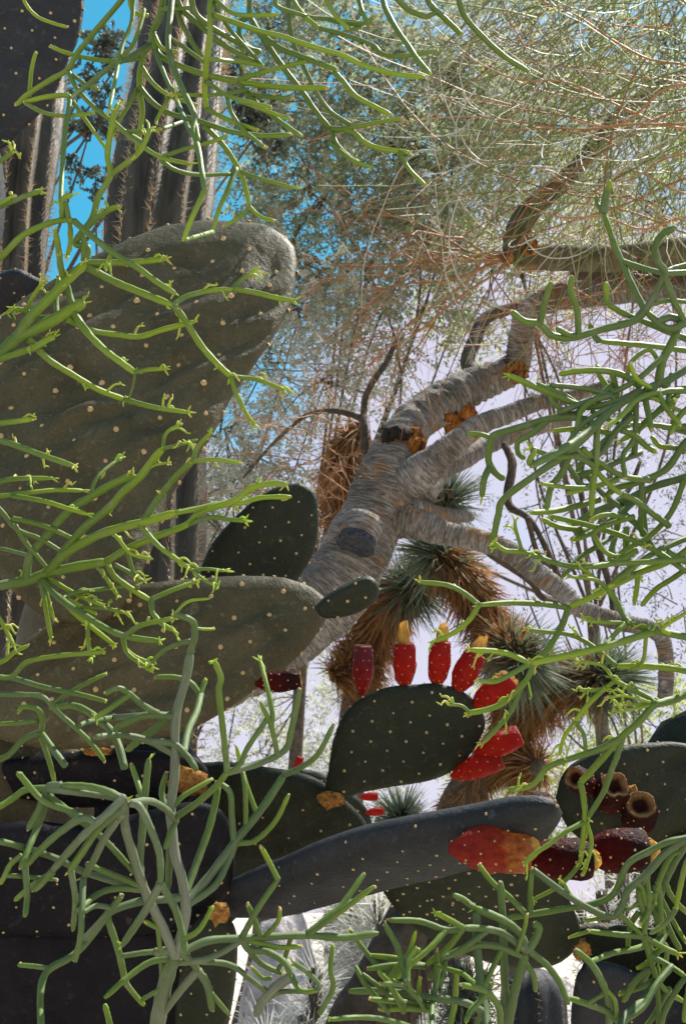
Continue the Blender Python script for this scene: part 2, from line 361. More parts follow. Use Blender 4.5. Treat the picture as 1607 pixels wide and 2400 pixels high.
def fruit(parent, base, top, wd, d, mt='fruit_red', flower=0, seed=0, d2=None, spots=True):
    a = P(base[0], base[1], d); b = P(top[0], top[1], d2 or d); ax = nrm(b-a); L = np.linalg.norm(b-a); Rr = wd/2*PX(d)
    s1 = nrm(np.cross(ax, FW)); s2 = np.cross(ax, s1); r = random.Random(seed)
    t = [-.06, 0, .08, .2, .35, .5, .65, .8, .9, .97, 1.0, .97, .9, .86]; q = [.18, .3, .52, .76, .92, 1, 1, .96, .9, .84, .74, .6, .35, .02]
    n = 18; V = []; tc = []
    for ti, qi in zip(t, q):
        for k in range(n):
            an = 2*math.pi*k/n; dr = math.cos(an)*s1+math.sin(an)*s2
            f = 1+.09*math.sin(an*4+ti*9+seed)*math.sin(ti*13+seed)+.17*mnoise.noise(Vector((math.cos(an)*2+seed*5, math.sin(an)*2, ti*3)))
            V.append(a+ax*L*ti+dr*Rr*qi*f); tc.append((1. if len(V) > 10*n and qi > .5 else 0, 0, ti))
    F = [(i*n+k, i*n+(k+1) % n, (i+1)*n+(k+1) % n, (i+1)*n+k) for i in range(len(t)-1) for k in range(n)]
    fo = mk('fruit', V, F, M[mt], parent, attrs={'tc': tc})
    if spots:
        for i in range(5):
            for k in range(7):
                ti = .14+.19*i; an = 2*math.pi*(k+.5*(i % 2))/7+r.gauss(0, .1); dr = math.cos(an)*s1+math.sin(an)*s2
                if np.dot(dr, FW) > .35: continue
                qi = np.interp(ti, t[:10], q[:10])*.985
                f = 1+.09*math.sin(an*4+ti*9+seed)*math.sin(ti*13+seed)+.17*mnoise.noise(Vector((math.cos(an)*2+seed*5, math.sin(an)*2, ti*3)))
                put('areole', AREO[r.randrange(4)], a+ax*L*ti+dr*Rr*qi*f, fo, quat(dr), PX(d)*(2.1 if wd < 90 else 3.6))
    if flower:
        bb = MB()
        for k in range(11):
            an = 2*math.pi*k/11; dr = math.cos(an)*s1+math.sin(an)*s2; c0 = a+ax*L*.93+dr*Rr*.42
            h = flower*PX(d)*r.uniform(.8, 1.1); w_ = Rr*.30; tn = np.cross(ax, dr)
            pts = [c0-tn*w_, c0+tn*w_, c0+ax*h*.55+tn*w_*1.1+dr*Rr*.02, c0+ax*h*.55-tn*w_*1.1+dr*Rr*.02, c0+ax*h-dr*Rr*.12+tn*w_*.5*r.random(), c0+ax*h*.95-dr*Rr*.12-tn*w_*.5]
            bb.add(pts, [(0, 1, 2, 3), (3, 2, 4, 5)])
        bb.build('dried_flower', M['dry_flower'], fo)
    return fo
def stack(parent, x, y, z0, z1, mt='pad_green', wd=.16, lean=0.):
    """older pads below, one standing on the other down to the ground"""
    n = max(1, round((z1-z0)/.34)); h = (z1-z0)/n
    for i in range(n):
        cz = z0+h*(i+.5); an = (i*1.1+x*3) % 3.1; V = []; F = []; a, b = 18, 8
        e1 = np.array((math.cos(an)*.6+.4, math.sin(an)*.5, 0)); e1 = nrm(e1); e2 = np.array((-e1[1], e1[0], 0))
        for k in range(b+1):
            f = math.pi*k/b
            for q in range(a):
                g_ = 2*math.pi*q/a; V.append(np.array((x+lean*(i-n+.5), y, cz))+e1*math.sin(f)*math.cos(g_)*wd*(1-.12*math.cos(f))+e2*math.sin(f)*math.sin(g_)*.035-np.array((0, 0, 1))*math.cos(f)*h*.56)
        F = [(k*a+q, k*a+(q+1) % a, (k+1)*a+(q+1) % a, (k+1)*a+q) for k in range(b) for q in range(a)]
        mk('pad', V, F, M[mt], parent)
GP = 'prickly pears among the pencil cacti'
# ---- big plant on the left
B = P(150, 2500, 1.75); pp = thing('prickly_pear', 'huge olive prickly pear with broad wavy pads behind green pencil stems', 'prickly pear', (B[0], B[1], 0), GP)
pad(pp, [(487,490),(590,497),(641,515),(682,554),(697,610),(690,677),(667,738),(615,826),(544,928),(513,995),(461,1077),(400,1159),(350,1290),(290,1400),(200,1440),(60,1400),(-60,1250),(-90,1050),(-70,850),(10,733),(113,655),(200,600),(300,545),(400,505)],
    1.86, .05, -.52, .024, 'pad_olive', 98, .35, .003, .026, 7.6, label='largest wavy pad with pale tan dots', seed=3, rim=26)
pad(pp, [(154,1436),(250,1390),(344,1369),(472,1354),(605,1349),(692,1359),(759,1395),(772,1430),(738,1492),(682,1554),(605,1612),(520,1670),(420,1720),(250,1750),(80,1750),(-60,1700),(-70,1600),(10,1540),(80,1490)],
    1.70, .06, -.30, .026, 'pad_olive', 84, .15, .006, .016, 6.8, label='broad pad lying across below the largest one', seed=4, rim=22)
pad(pp, [(702,1131),(738,1154),(746,1200),(745,1251),(733,1302),(702,1354),(650,1420),(560,1420),(480,1380),(467,1349),(487,1292),(520,1245),(580,1185),(640,1145)],
    1.98, .0, -.1, .017, 'pad_green', 52, .2, .004, .002, 3.8, seed=5, rim=18)
pad(pp, [(735,1424),(770,1392),(815,1366),(862,1350),(886,1370),(884,1400),(850,1430),(800,1446),(755,1446)], 1.60, 0, .1, .016, 'pad_green', 46, .1, .003, 0, 4.2, name='young_pad', seed=6, rim=6)
fruit(pp, (604, 1602), (706, 1592), 52, 1.63, 'fruit_dark', seed=3)
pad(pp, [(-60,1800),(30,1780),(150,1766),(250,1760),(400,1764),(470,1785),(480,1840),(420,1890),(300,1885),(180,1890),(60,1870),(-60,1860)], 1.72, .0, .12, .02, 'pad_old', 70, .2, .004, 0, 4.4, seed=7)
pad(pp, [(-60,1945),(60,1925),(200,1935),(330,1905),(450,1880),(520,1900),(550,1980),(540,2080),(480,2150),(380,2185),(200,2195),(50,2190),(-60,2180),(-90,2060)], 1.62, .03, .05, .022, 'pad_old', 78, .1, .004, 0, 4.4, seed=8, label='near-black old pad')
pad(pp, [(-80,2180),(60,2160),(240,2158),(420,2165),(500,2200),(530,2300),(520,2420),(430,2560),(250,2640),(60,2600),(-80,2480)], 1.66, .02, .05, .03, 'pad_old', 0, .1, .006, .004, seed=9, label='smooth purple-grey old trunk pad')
stack(pp, B[0]-.02, B[1]+.34, -.03, .95, 'pad_old', .2); stack(pp, P(300,1850,1.70)[0], P(300,1850,1.72)[1]+.22, .8, 1.58, 'pad_old', .12)
stack(pp, P(90,1500,1.8)[0], P(90,1500,1.8)[1]+.05, 1.3, 1.85, 'pad_olive', .13)
crust(pp, 215, 1432, 1.72, 30, 12, 2); crust(pp, 225, 1762, 1.68, 34, 9, 3); crust(pp, 440, 1830, 1.69, 45, 30, 8)
# ---- the fruiting plant
B = P(620, 2500, 1.9); pq = thing('prickly_pear', 'dark green prickly pear with seven red fruits along one pad', 'prickly pear', (B[0], B[1], 0), GP)
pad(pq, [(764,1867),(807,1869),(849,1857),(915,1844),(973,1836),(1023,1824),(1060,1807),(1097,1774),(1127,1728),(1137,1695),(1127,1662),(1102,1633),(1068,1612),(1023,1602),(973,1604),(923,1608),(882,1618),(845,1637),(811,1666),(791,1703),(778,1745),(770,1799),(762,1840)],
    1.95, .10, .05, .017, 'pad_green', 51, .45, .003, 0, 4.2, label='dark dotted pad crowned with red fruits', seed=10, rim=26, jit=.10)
fd = 1.96
for i, (bs, tp, wd, m_, fl) in enumerate([((849, 1626), (851, 1512), 50, 'fruit_purple', 0), ((949, 1612), (946, 1506), 56, 'fruit_red', 56), ((1022, 1608), (1035, 1502), 54, 'fruit_red', 50), ((1068, 1622), (1114, 1530), 60, 'fruit_red', 52),
        ((1112, 1656), (1200, 1592), 66, 'fruit_red', 16), ((1118, 1766), (1218, 1722), 60, 'fruit_red', 0), ((1062, 1818), (1174, 1776), 56, 'fruit_red', 0)]):
    fruit(pq, bs, tp, wd, fd, m_, fl, i+1)
crust(pq, 776, 1872, 1.93, 32, 20, 4)
pad(pq, [(430,1792),(520,1785),(600,1795),(704,1811),(762,1836),(807,1873),(849,1915),(866,1955),(850,1985),(760,1995),(680,2015),(560,2010),(460,1960),(400,1900),(395,1830)], 1.98, .0, .06, .02, 'pad_green', 74, .2, .005, .004, 3.6, seed=11)
pad(pq, [(505,2108),(560,2076),(646,2037),(729,1999),(853,1962),(977,1941),(1130,1921),(1260,1905),(1316,1912),(1300,1940),(1220,1962),(1100,1986),(980,2010),(853,2040),(729,2084),(640,2128),(560,2157),(512,2154)], 1.50, -.10, 1.9, .03, 'pad_blue', 70, .1, .004, 0, 4., label='slanting pad seen almost edge-on', seed=12, rim=10)
crust(pq, 512, 2140, 1.50, 24, 26, 5)
pad(pq, [(430,2200),(470,2150),(525,2145),(555,2190),(552,2300),(530,2430),(500,2560),(440,2560),(410,2400)], 1.60, .0, .05, .022, 'pad_green', 60, 0, .004, 0, 4., seed=13)
fruit(pq, (1062, 1990), (1238, 1984), 118, 1.27, 'fruit_deep', 34, 21); fruit(pq, (1228, 2010), (1386, 2016), 96, 1.34, 'fruit_dark', 30, 22); fruit(pq, (1370, 1996), (1516, 1992), 104, 1.38, 'fruit_dark', 34, 23)
stack(pq, P(480,2400,1.62)[0], P(480,2400,1.62)[1], -.03, 1.05, 'pad_green', .12); stack(pq, P(430,1990,1.95)[0], P(430,1990,2.0)[1]+.04, -.03, 1.5, 'pad_green', .13)
# ---- right-hand plant
B = P(1600, 2600, 1.8); pr = thing('prickly_pear', 'prickly pear with dark fruit cups on its dark right-hand pads', 'prickly pear', (B[0], B[1], 0), GP)
pr['label'] = 'prickly pear with dark hollow fruit cups clustered on one shaded pad'
pad(pr, [(1300,1870),(1316,1817),(1352,1782),(1405,1757),(1512,1741),(1597,1741),(1680,1770),(1700,1850),(1650,1920),(1565,1960),(1500,2000),(1400,1990),(1330,1940)], 1.78, .0, -.05, .02, 'pad_green', 60, .5, .004, .008, 3.6, seed=14, rim=14)
for i, (bs, tp, wd) in enumerate([((1418, 1890), (1440, 1838), 78), ((1490, 1940), (1500, 1884), 84), ((1385, 1850), (1345, 1822), 60), ((1300, 1900), (1240, 1880), 62), ((1250, 1905), (1185, 1892), 54)]):
    fruit(pr, bs, tp, wd, 1.74, 'fruit_dark', 0, 30+i, d2=1.68)
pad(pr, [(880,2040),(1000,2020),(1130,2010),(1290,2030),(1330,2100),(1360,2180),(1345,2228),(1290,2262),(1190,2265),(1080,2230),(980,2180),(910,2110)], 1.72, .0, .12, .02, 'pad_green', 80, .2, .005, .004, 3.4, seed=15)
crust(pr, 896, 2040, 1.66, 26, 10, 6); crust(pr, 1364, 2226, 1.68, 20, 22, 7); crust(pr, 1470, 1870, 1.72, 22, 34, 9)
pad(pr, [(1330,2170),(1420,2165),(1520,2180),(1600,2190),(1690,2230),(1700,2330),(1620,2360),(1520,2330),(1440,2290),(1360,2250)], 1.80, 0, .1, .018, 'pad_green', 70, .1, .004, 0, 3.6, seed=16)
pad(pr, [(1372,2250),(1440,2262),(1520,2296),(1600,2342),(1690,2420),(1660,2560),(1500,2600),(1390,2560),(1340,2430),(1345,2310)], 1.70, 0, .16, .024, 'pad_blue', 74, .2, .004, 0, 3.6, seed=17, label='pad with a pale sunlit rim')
stack(pr, B[0], B[1], -.03, .98, 'pad_green', .18); stack(pr, P(1600,1900,1.8)[0]+.03, P(1600,1950,1.8)[1], .8, 1.6, 'pad_green', .12)
# ---- tall plant at the left edge
B = P(-260, 2500, 2.3); ps = thing('prickly_pear', 'tall blue-grey prickly pear with a pad beside the ribbed columns', 'prickly pear', (B[0], B[1], 0), GP)
pad(ps, [(198,-40),(197,20),(192,60),(180,103),(164,133),(138,200),(108,251),(51,308),(10,344),(-60,360),(-130,270),(-120,60),(-60,-60),(60,-110),(160,-90)], 1.95, .05, -.05, .02, 'pad_blue', 62, .8, .004, .003, 4.2, seed=18, rim=20)
pad(ps, [(0,640),(40,630),(80,648),(108,664),(104,682),(60,715),(10,735),(-60,740),(-120,700),(-60,655)], 2.25, 0, .4, .022, 'pad_blue', 48, .2, .004, 0, 3.6, seed=19, rim=14)
stack(ps, P(-120,600,2.3)[0], P(-120,600,2.3)[1], -.03, 2.32, 'pad_blue', .17)
stack(ps, P(-70,400,2.1)[0], P(-70,400,2.1)[1], 2.0, 2.75, 'pad_blue', .12)
# ================================================================ ground
gv = []; gf = []; N_ = 60; xs = np.sign(np.linspace(-1, 1, N_))*np.abs(np.linspace(-1, 1, N_))**3*900
for j in range(N_):
    for i in range(N_):
        x, y = xs[i], xs[j]+8; gv.append((x, y, .05*mnoise.noise(Vector((x*.4, y*.4, 0)))-.02 if max(abs(x), abs(y)) < 60 else 0))
gf = [(j*N_+i, j*N_+i+1, (j+1)*N_+i+1, (j+1)*N_+i) for j in range(N_-1) for i in range(N_-1)]
mk('ground', gv, gf, M['sand'], kind='structure')
# ================================================================ ribbed columns
def column(label, path, d, wd, ribs, seed):
    p = np.array([P(x, y, d+k) for x, y, k in path]); sl_ = (p[1]-p[0])/(p[1]-p[0])[2]; g0 = p[0]-sl_*(p[0][2]+.05)
    p = crom(np.vstack([g0, g0*.5+p[0]*.5, p]), 30); L_ = np.concatenate([[0], np.cumsum(np.linalg.norm(np.diff(p, axis=0), axis=1))]); u_ = np.arange(0, L_[-1], .045)
    p = np.column_stack([np.interp(u_, L_, p[:, k]) for k in range(3)]); t = thing('columnar_cactus', label, 'cactus', (g0[0], g0[1], 0), 'fat ribbed columns')
    T, N, Bn = frames(p); Rr = wd/2*PX(d); per = 12; n = ribs*per; V = []; tc = []; r = random.Random(seed)
    for i in range(len(p)):
        rr = Rr*(1+.05*math.sin(i*.23+seed)+.02*mnoise.noise(Vector((i*.7, seed, 0))))
        for k in range(n):
            an = 2*math.pi*k/n+.12*math.sin(i*.05+seed); f = k % per/per; h = abs(math.cos(math.pi*f))**1.6
            q = rr*(.76+.24*h)*(1+.02*mnoise.noise(Vector((k*.4, i*.35, seed))))
            V.append(p[i]+q*(math.cos(an)*N[i]+math.sin(an)*Bn[i])); tc.append((h**6, 0, 0))
    F = [(i*n+k, i*n+(k+1) % n, (i+1)*n+(k+1) % n, (i+1)*n+k) for i in range(len(p)-1) for k in range(n)]
    V.append(p[-1]+T[-1]*Rr*.6); tc.append((0, 0, 0)); F += [((len(p)-1)*n+k, (len(p)-1)*n+(k+1) % n, len(V)-1) for k in range(n)]
    mk('ribbed_stem', V, F, M['column'], t, attrs={'tc': tc})
    SV = []; SF = []
    for i in np.arange(0, len(p)-1, .5):
        a = int(i); u = i-a; c = p[a]*(1-u)+p[a+1]*u
        for k in range(ribs):
            an = 2*math.pi*k/ribs+.12*math.sin(i*.05+seed); dr = math.cos(an)*N[a]+math.sin(an)*Bn[a]; q = c+dr*Rr*1.02
            if np.dot(dr, FW) > .5: continue
            for s in range(6):
                e = nrm(dr+np.array([r.gauss(0, .7) for _ in range(3)])); L = r.uniform(.012, .042); sd_ = nrm(np.cross(e, T[a]))*.0014
                b = len(SV); SV += [q-dr*.006+sd_, q-dr*.006-sd_, q-dr*.006+np.cross(e, sd_), q+e*L]; SF += [(b, b+1, b+3), (b+1, b+2, b+3), (b+2, b, b+3)]
    mk('spines', SV, SF, M['spine'], t, smooth=False, kind='stuff')
column('fat ribbed columnar cactus with rusty ribs beside open blue sky', [(360, 720, 0), (366, 560, .1), (385, 400, .25), (410, 230, .45), (428, 60, .7), (440, -120, 1.0)], 3.4, 250, 11, 2.)
column('dark columnar cactus half hidden by the blue-grey pad', [(8, 900, 0), (20, 700, .1), (34, 500, .25), (60, 300, .45), (84, 100, .7), (100, -80, .9)], 3.9, 178, 10, 5.)
# ================================================================ wood
def limb(parent, pts, mt, d=None, name='limb', sides=14, rough=.06, per=7, seed=0):
    """pts: x, y, width in px and distance"""
    a = crom(np.array(pts, float), per); p = P(a[:, 0], a[:, 1], a[:, 3]); r = a[:, 2]/2*PX(a[:, 3])
    V, F, tc = tube(p, r, sides); V = np.asarray(V); n = len(p)
    ctr = np.vstack([np.repeat(p, sides, 0), p[:1], p[-1:]]); rad = np.concatenate([np.repeat(r, sides), r[:1], r[-1:]])
    k = np.array([mnoise.noise(Vector(v*(1.6/max(.02, float(q))))+Vector((seed, 0, 0)))+.5*mnoise.noise(Vector(v*(4/max(.02, float(q))))) for v, q in zip(V, rad)])
    V = V+(V-ctr)*(k*rough*2)[:, None]
    return mk(name, V, F, M[mt], parent, attrs={'tc': tc}), p, r
def twigs(mb, start, direction, L, r0, depth, rs, droop=0., spread=.6, seg=5):
    """branching dry twigs"""
    p = [np.array(start)]; d = nrm(direction)
    for k in range(seg):
        d = nrm(d+rs.normal(0, .22, 3)+np.array((0, 0, -droop))); p.append(p[-1]+d*L/seg)
    p = np.array(p); V, F, tc = tube(p, np.linspace(r0, r0*.45, len(p)), 4 if r0 < .004 else 6, False); mb.add(V, F, tc)
    if depth:
        for k in range(rs.integers(2, 5)):
            j = rs.integers(1, len(p)); twigs(mb, p[j], nrm(p[j]-p[j-1])+rs.normal(0, spread, 3), L*rs.uniform(.45, .8), r0*.55, depth-1, rs, droop, spread, seg)
def sprays(n, starts, dirs, L, m, leaf, rs, droop=.5, wide=.5, side=.8):
    """feathery twigs with m small leaves each; returns leaf quads and a random value per leaf"""
    starts = np.asarray(starts); dirs = nrm(dirs); u = np.linspace(.1, 1, m)
    Ls = L*rs.uniform(.5, 1.3, n)[:, None, None]
    pos = starts[:, None]+dirs[:, None]*u[None, :, None]*Ls+np.array((0, 0, -1.))*(u**2)[None, :, None]*Ls*droop
    tan = nrm(dirs[:, None]+np.array((0, 0, -2.))*u[None, :, None]*droop); rnd = nrm(rs.normal(0, 1, (n, m, 3)))
    sdv = nrm(np.cross(tan, nrm(rs.normal(0, 1, (n, 1, 3))+rnd*.5))); sgn = np.where(np.arange(m) % 2, 1., -1.)[None, :, None]
    ax = nrm(tan*.6+sdv*sgn*side+rnd*.35); l = leaf*rs.uniform(.6, 1.35, (n, m, 1)); wv = nrm(np.cross(ax, rnd))*l*wide/2
    A = pos; Bq = pos+ax*l*.5+wv; C = pos+ax*l; Dq = pos+ax*l*.5-wv
    V = np.stack([A, Bq, C, Dq], 2).reshape(-1, 3); F = np.arange(len(V)).reshape(-1, 4)
    rv = np.repeat(np.clip(rs.uniform(0, 1, n)[:, None]*.6+rs.uniform(0, .4, (n, m)), 0, 1).ravel(), 4)
    return V, F, rv
def strands(starts, dirs, L, r, rs, droop=.35, seg=9, wob=.10):
    """thin three-sided strands"""
    n = len(starts); p = np.array(starts); d = nrm(dirs); Ls = L*rs.uniform(.45, 1.25, n)[:, None]; pts = [p]; 
    curl = rs.normal(0, wob, (n, 3))
    for k in range(seg):
        d = nrm(d+curl+rs.normal(0, wob*.5, (n, 3))+np.array((0, 0, -droop/seg))); p = p+d*Ls/seg; pts.append(p)
    pts = np.stack(pts, 1); t = nrm(np.gradient(pts, axis=1)); a = nrm(np.cross(t, np.array((.31, .2, .93)))); b = np.cross(t, a)
    rr = r*rs.uniform(.6, 1.4, n)[:, None, None]*np.linspace(1, .45, seg+1)[None, :, None]
    ring = [pts+rr*(math.cos(q)*a+math.sin(q)*b) for q in (0, 2.094, 4.189)]; V = np.stack(ring, 2).reshape(-1, 3)
    base = (np.arange(n)[:, None, None]*(seg+1)+np.arange(seg)[None, :, None])*3; k = np.arange(3)[None, None]; k2 = (k+1) % 3
    F = np.stack([base+k, base+k2, base+3+k2, base+3+k], -1).reshape(-1, 4)
    return V, F, np.repeat(rs.uniform(0, 1, n), (seg+1)*3), pts
def ball(c, r, n, rs, hollow=.35):
    v = nrm(rs.normal(0, 1, (n, 3)))*(rs.uniform(hollow, 1, n)**.6)[:, None]; return np.asarray(c)+v*np.asarray(r), v
def leafy(name, label, foot, blobs, d, mt, bk, per, L, m, leaf, seed, group='feathery trees behind the cacti', trunk_w=.14, wide=.45, droop=.4, zr=1.0, cat='tree'):
    """a tree with trunk, limbs that reach into every bough, and a crown of loose leafy sprays"""
    rs = np.random.default_rng(seed); foot = np.array(foot, float); t = thing(name, label, cat, foot, group)
    C = [P(x, y, d+dz) for x, y, r, dz in blobs]; Rr = [r*PX(d+dz) for x, y, r, dz in blobs]
    cm = np.mean(C, 0); zf = max(.6, min(c[2] for c in C)*.55); fork = np.array((foot[0]*.6+cm[0]*.4, foot[1]*.6+cm[1]*.4, zf))
    p = crom([foot-np.array((0, 0, .1)), foot*.5+fork*.5+rs.normal(0, .06, 3), fork], 8); V, F, tc = tube(p, np.linspace(trunk_w, trunk_w*.7, len(p)), 12)
    mk('trunk', V, F, M[bk], t, attrs={'tc': tc})
    VV = []; RV = []; tm = MB()
    for c, r in zip(C, Rr):
        mid = fork*.45+c*.55+rs.normal(0, .26, 3)*np.linalg.norm(c-fork)*.5+np.array((0, 0, .1)); q = crom([fork, mid, c], 8)
        V, F, tc = tube(q, np.linspace(trunk_w*.24, .006, len(q)), 7); mk('limb', V, F, M[bk], t, attrs={'tc': tc})
        n = int(1.0*per*(r/.7)**2); nc = max(5, n//9); s, v = ball(c, (r, r*zr, r), nc, rs); ci = rs.integers(0, nc, n); s = s[ci]+rs.normal(0, .16*r, (n, 3)); v = v[ci]; k = max(4, n//16)
        dirs = nrm(v+rs.normal(0, .6, (n, 3)))
        V, F, rv = sprays(n, s, dirs, L, m, leaf, rs, droop, wide); VV.append(V); RV.append(rv)
        for e in s[:k]:
            V, F, tc = tube(crom([c+rs.normal(0, .1, 3)*r, (c+e)/2+rs.normal(0, .12, 3)*r, e], 4), np.linspace(.009, .003, 9), 4, False); tm.add(V, F, tc)
    V = np.vstack(VV); mk('crown', V, np.arange(len(V)).reshape(-1, 4), M[mt], t, smooth=False, attrs={'rnd': np.concatenate(RV)}, kind='stuff')
    tm.build('twigs', M[bk], t, kind='stuff'); return t
# ================================================================ the bare grey tree
D0 = 4.6; B = P(190, 2350, 4.3); gt = thing('grey_tree', 'leaning tree with wrinkled grey bark, sawn stub and torn orange wounds', 'tree', (B[0], B[1], 0))
tr, tp_, trr = limb(gt, [(180, 2700, 250, 4.3), (200, 2300, 250, 4.3), (190, 1900, 240, 4.35), (250, 1730, 225, 4.4), (380, 1620, 205, 4.45), (560, 1545, 190, 4.5), (700, 1455, 182, 4.52), (795, 1365, 175, 4.55), (845, 1270, 158, 4.6), (884, 1190, 150, 4.66), (908, 1112, 138, 4.72), (930, 1050, 112, 4.8)], 'bark_grey', name='trunk', sides=28, rough=.05, per=12)
limb(gt, [(905, 1125, 120, 4.72), (945, 1025, 104, 4.82), (991, 975, 100, 4.9), (1044, 940, 96, 4.95), (1102, 908, 88, 5.0), (1155, 888, 78, 5.0), (1206, 862, 66, 5.0), (1217, 815, 60, 4.98), (1224, 769, 58, 4.95), (1244, 728, 58, 4.9), (1292, 700, 62, 4.85), (1418, 680, 72, 4.7), (1520, 668, 78, 4.6), (1680, 655, 80, 4.5)], 'bark_grey', sides=22, rough=.07, per=10, seed=3)
limb(gt, [(935, 1150, 96, 4.66), (991, 1102, 86, 4.62), (1044, 1056, 62, 4.6), (1121, 998, 50, 4.6), (1197, 968, 44, 4.6), (1255, 945, 38, 4.6), (1330, 930, 32, 4.6), (1430, 900, 26, 4.6)], 'bark_grey', sides=18, rough=.06, per=10, seed=5)
limb(gt, [(900, 1215, 100, 4.62), (968, 1226, 78, 4.6), (1044, 1250, 60, 4.58), (1121, 1266, 52, 4.55), (1197, 1296, 50, 4.5), (1255, 1342, 50, 4.48), (1316, 1387, 48, 4.45), (1357, 1424, 46, 4.42), (1444, 1456, 42, 4.4), (1530, 1478, 40, 4.4), (1556, 1515, 38, 4.4), (1560, 1590, 36, 4.4), (1556, 1640, 34, 4.4)], 'bark_grey', sides=18, rough=.06, per=9, seed=7)
limb(gt, [(985, 1150, 80, 4.9), (1030, 1100, 62, 5.0), (1085, 1072, 56, 5.1), (1150, 1038, 46, 5.2), (1230, 1010, 38, 5.3), (1330, 985, 30, 5.4)], 'bark_grey', sides=14, per=8, seed=9)
limb(gt, [(950, 1190, 60, 4.8), (1020, 1205, 42, 4.9), (1075, 1210, 34, 5.0), (1105, 1212, 20, 5.05)], 'bark_grey', sides=12, seed=10, name='stub')
limb(gt, [(1130, 895, 40, 5.0), (1095, 855, 34, 5.1), (1110, 800, 34, 5.2), (1140, 745, 30, 5.3), (1200, 722, 26, 5.35), (1260, 700, 20, 5.4)], 'bark_dark', sides=10, seed=11)
limb(gt, [(860, 1090, 26, 4.9), (853, 1000, 20, 4.95), (852, 968, 17, 5.0), (858, 925, 15, 5.0), (884, 880, 15, 5.0), (905, 850, 14, 5.05), (930, 795, 11, 5.1)], 'bark_dark', sides=8, seed=12)
limb(gt, [(852, 985, 17, 5.0), (820, 970, 15, 5.0), (780, 963, 14, 5.0), (738, 968, 12, 5.05), (700, 985, 11, 5.1), (630, 1050, 8, 5.2), (570, 1120, 6, 5.3)], 'bark_dark', sides=8, seed=13)
limb(gt, [(1120, 1270, 26, 4.7), (1160, 1305, 20, 4.75), (1240, 1360, 18, 4.8), (1270, 1400, 16, 4.8), (1330, 1420, 12, 4.9)], 'bark_dark', sides=8, seed=14)
for q in ([(1440, 1456, 22), (1430, 1380, 18), (1390, 1250, 16), (1360, 1150, 14), (1370, 1050, 10)], [(1395, 1260, 18), (1420, 1200, 16), (1470, 1150, 13), (1500, 1080, 9)], [(1330, 1400, 16), (1250, 1230, 14), (1190, 1180, 20), (1200, 1090, 22), (1180, 1040, 16)], [(1235, 1215, 14), (1260, 1300, 12), (1290, 1330, 9)]):
    limb(gt, [(x, y, w_, 4.7+.1*i) for i, (x, y, w_) in enumerate(q)], 'bark_dark', sides=8, seed=q[0][0])
# sawn stub
ax = nrm(-UP*.80-FW*.55-RT*.28); c_ = P(852, 1222, 4.45); p_ = np.array([c_+ax*k for k in (0, .03, .06, .085)]); r_ = np.array((.088, .083, .080, .078))
V, F, tc = tube(p_, r_, 22); mk('sawn_stub', V, F, M['bark_grey'], gt, attrs={'tc': tc})
e = p_[-1]; s1 = nrm(np.cross(ax, FW)); s2 = np.cross(s1, ax); n = 24
cv = [e+ax*(r_[-1]*.52)]+[e+ax*r_[-1]*.50+r_[-1]*1.0*(math.cos(2*math.pi*k/n)*s1+math.sin(2*math.pi*k/n)*s2)*(1+.05*math.sin(3*k)) for k in range(n)]+[e-ax*r_[-1]*.1+r_[-1]*.97*(math.cos(2*math.pi*k/n)*s1+math.sin(2*math.pi*k/n)*s2) for k in range(n)]
mk('cut_face', cv, [(0, 1+k, 1+(k+1) % n) for k in range(n)]+[(1+k, 1+n+k, 1+n+(k+1) % n, 1+(k+1) % n) for k in range(n)], M['cut'], gt, smooth=False)
for i, (x, y, dd, rx, ry) in enumerate([(938, 1052, 4.70, 44, 40), (920, 1078, 4.67, 34, 26), (960, 1030, 4.73, 30, 30), (1030, 972, 4.87, 36, 20), (1078, 968, 4.92, 30, 34), (1062, 990, 4.92, 22, 26), (1208, 872, 4.92, 26, 20), (812, 1292, 4.47, 36, 16), (850, 1300, 4.47, 28, 14)]):
    crust(gt, x, y, dd+(.02 if i < 3 else .035), rx*1.2, ry*1.2, 40+i, 'wound', 'bark_wound', rz=26)
crust(gt, 934, 1016, 4.70, 34, 20, 60, 'hollow', 'hollow', rz=24); crust(gt, 908, 1030, 4.70, 16, 22, 61, 'hollow', 'hollow', rz=20)  # shallow lumps coloured near-black in place of the holes' own shade
rs = np.random.default_rng(3); mb = MB()
for i in range(46):
    x, y = rs.uniform(700, 900), rs.uniform(960, 1230); s = P(880, 1130, 4.95+rs.uniform(0, .4)); a = P(x, y, 5.0+rs.uniform(-.1, .6))
    twigs(mb, a, nrm(a-s)+rs.normal(0, .6, 3), .42, .0032, 2, rs, .05, .45)
for i in range(40):
    a = P(rs.uniform(1230, 1607), rs.uniform(700, 880), 5.0+rs.uniform(-.2, .4)); twigs(mb, a, rs.normal(0, .8, 3)+np.array((0, 0, -.2)), .42, .003, 2, rs, .08, .5)
o = mk('dry_twigs', np.vstack(mb.V), mb.F, M['twig_rust'], gt, attrs={'rnd': np.concatenate([np.full(len(v), rs.uniform()) for v in mb.V])}, kind='stuff')
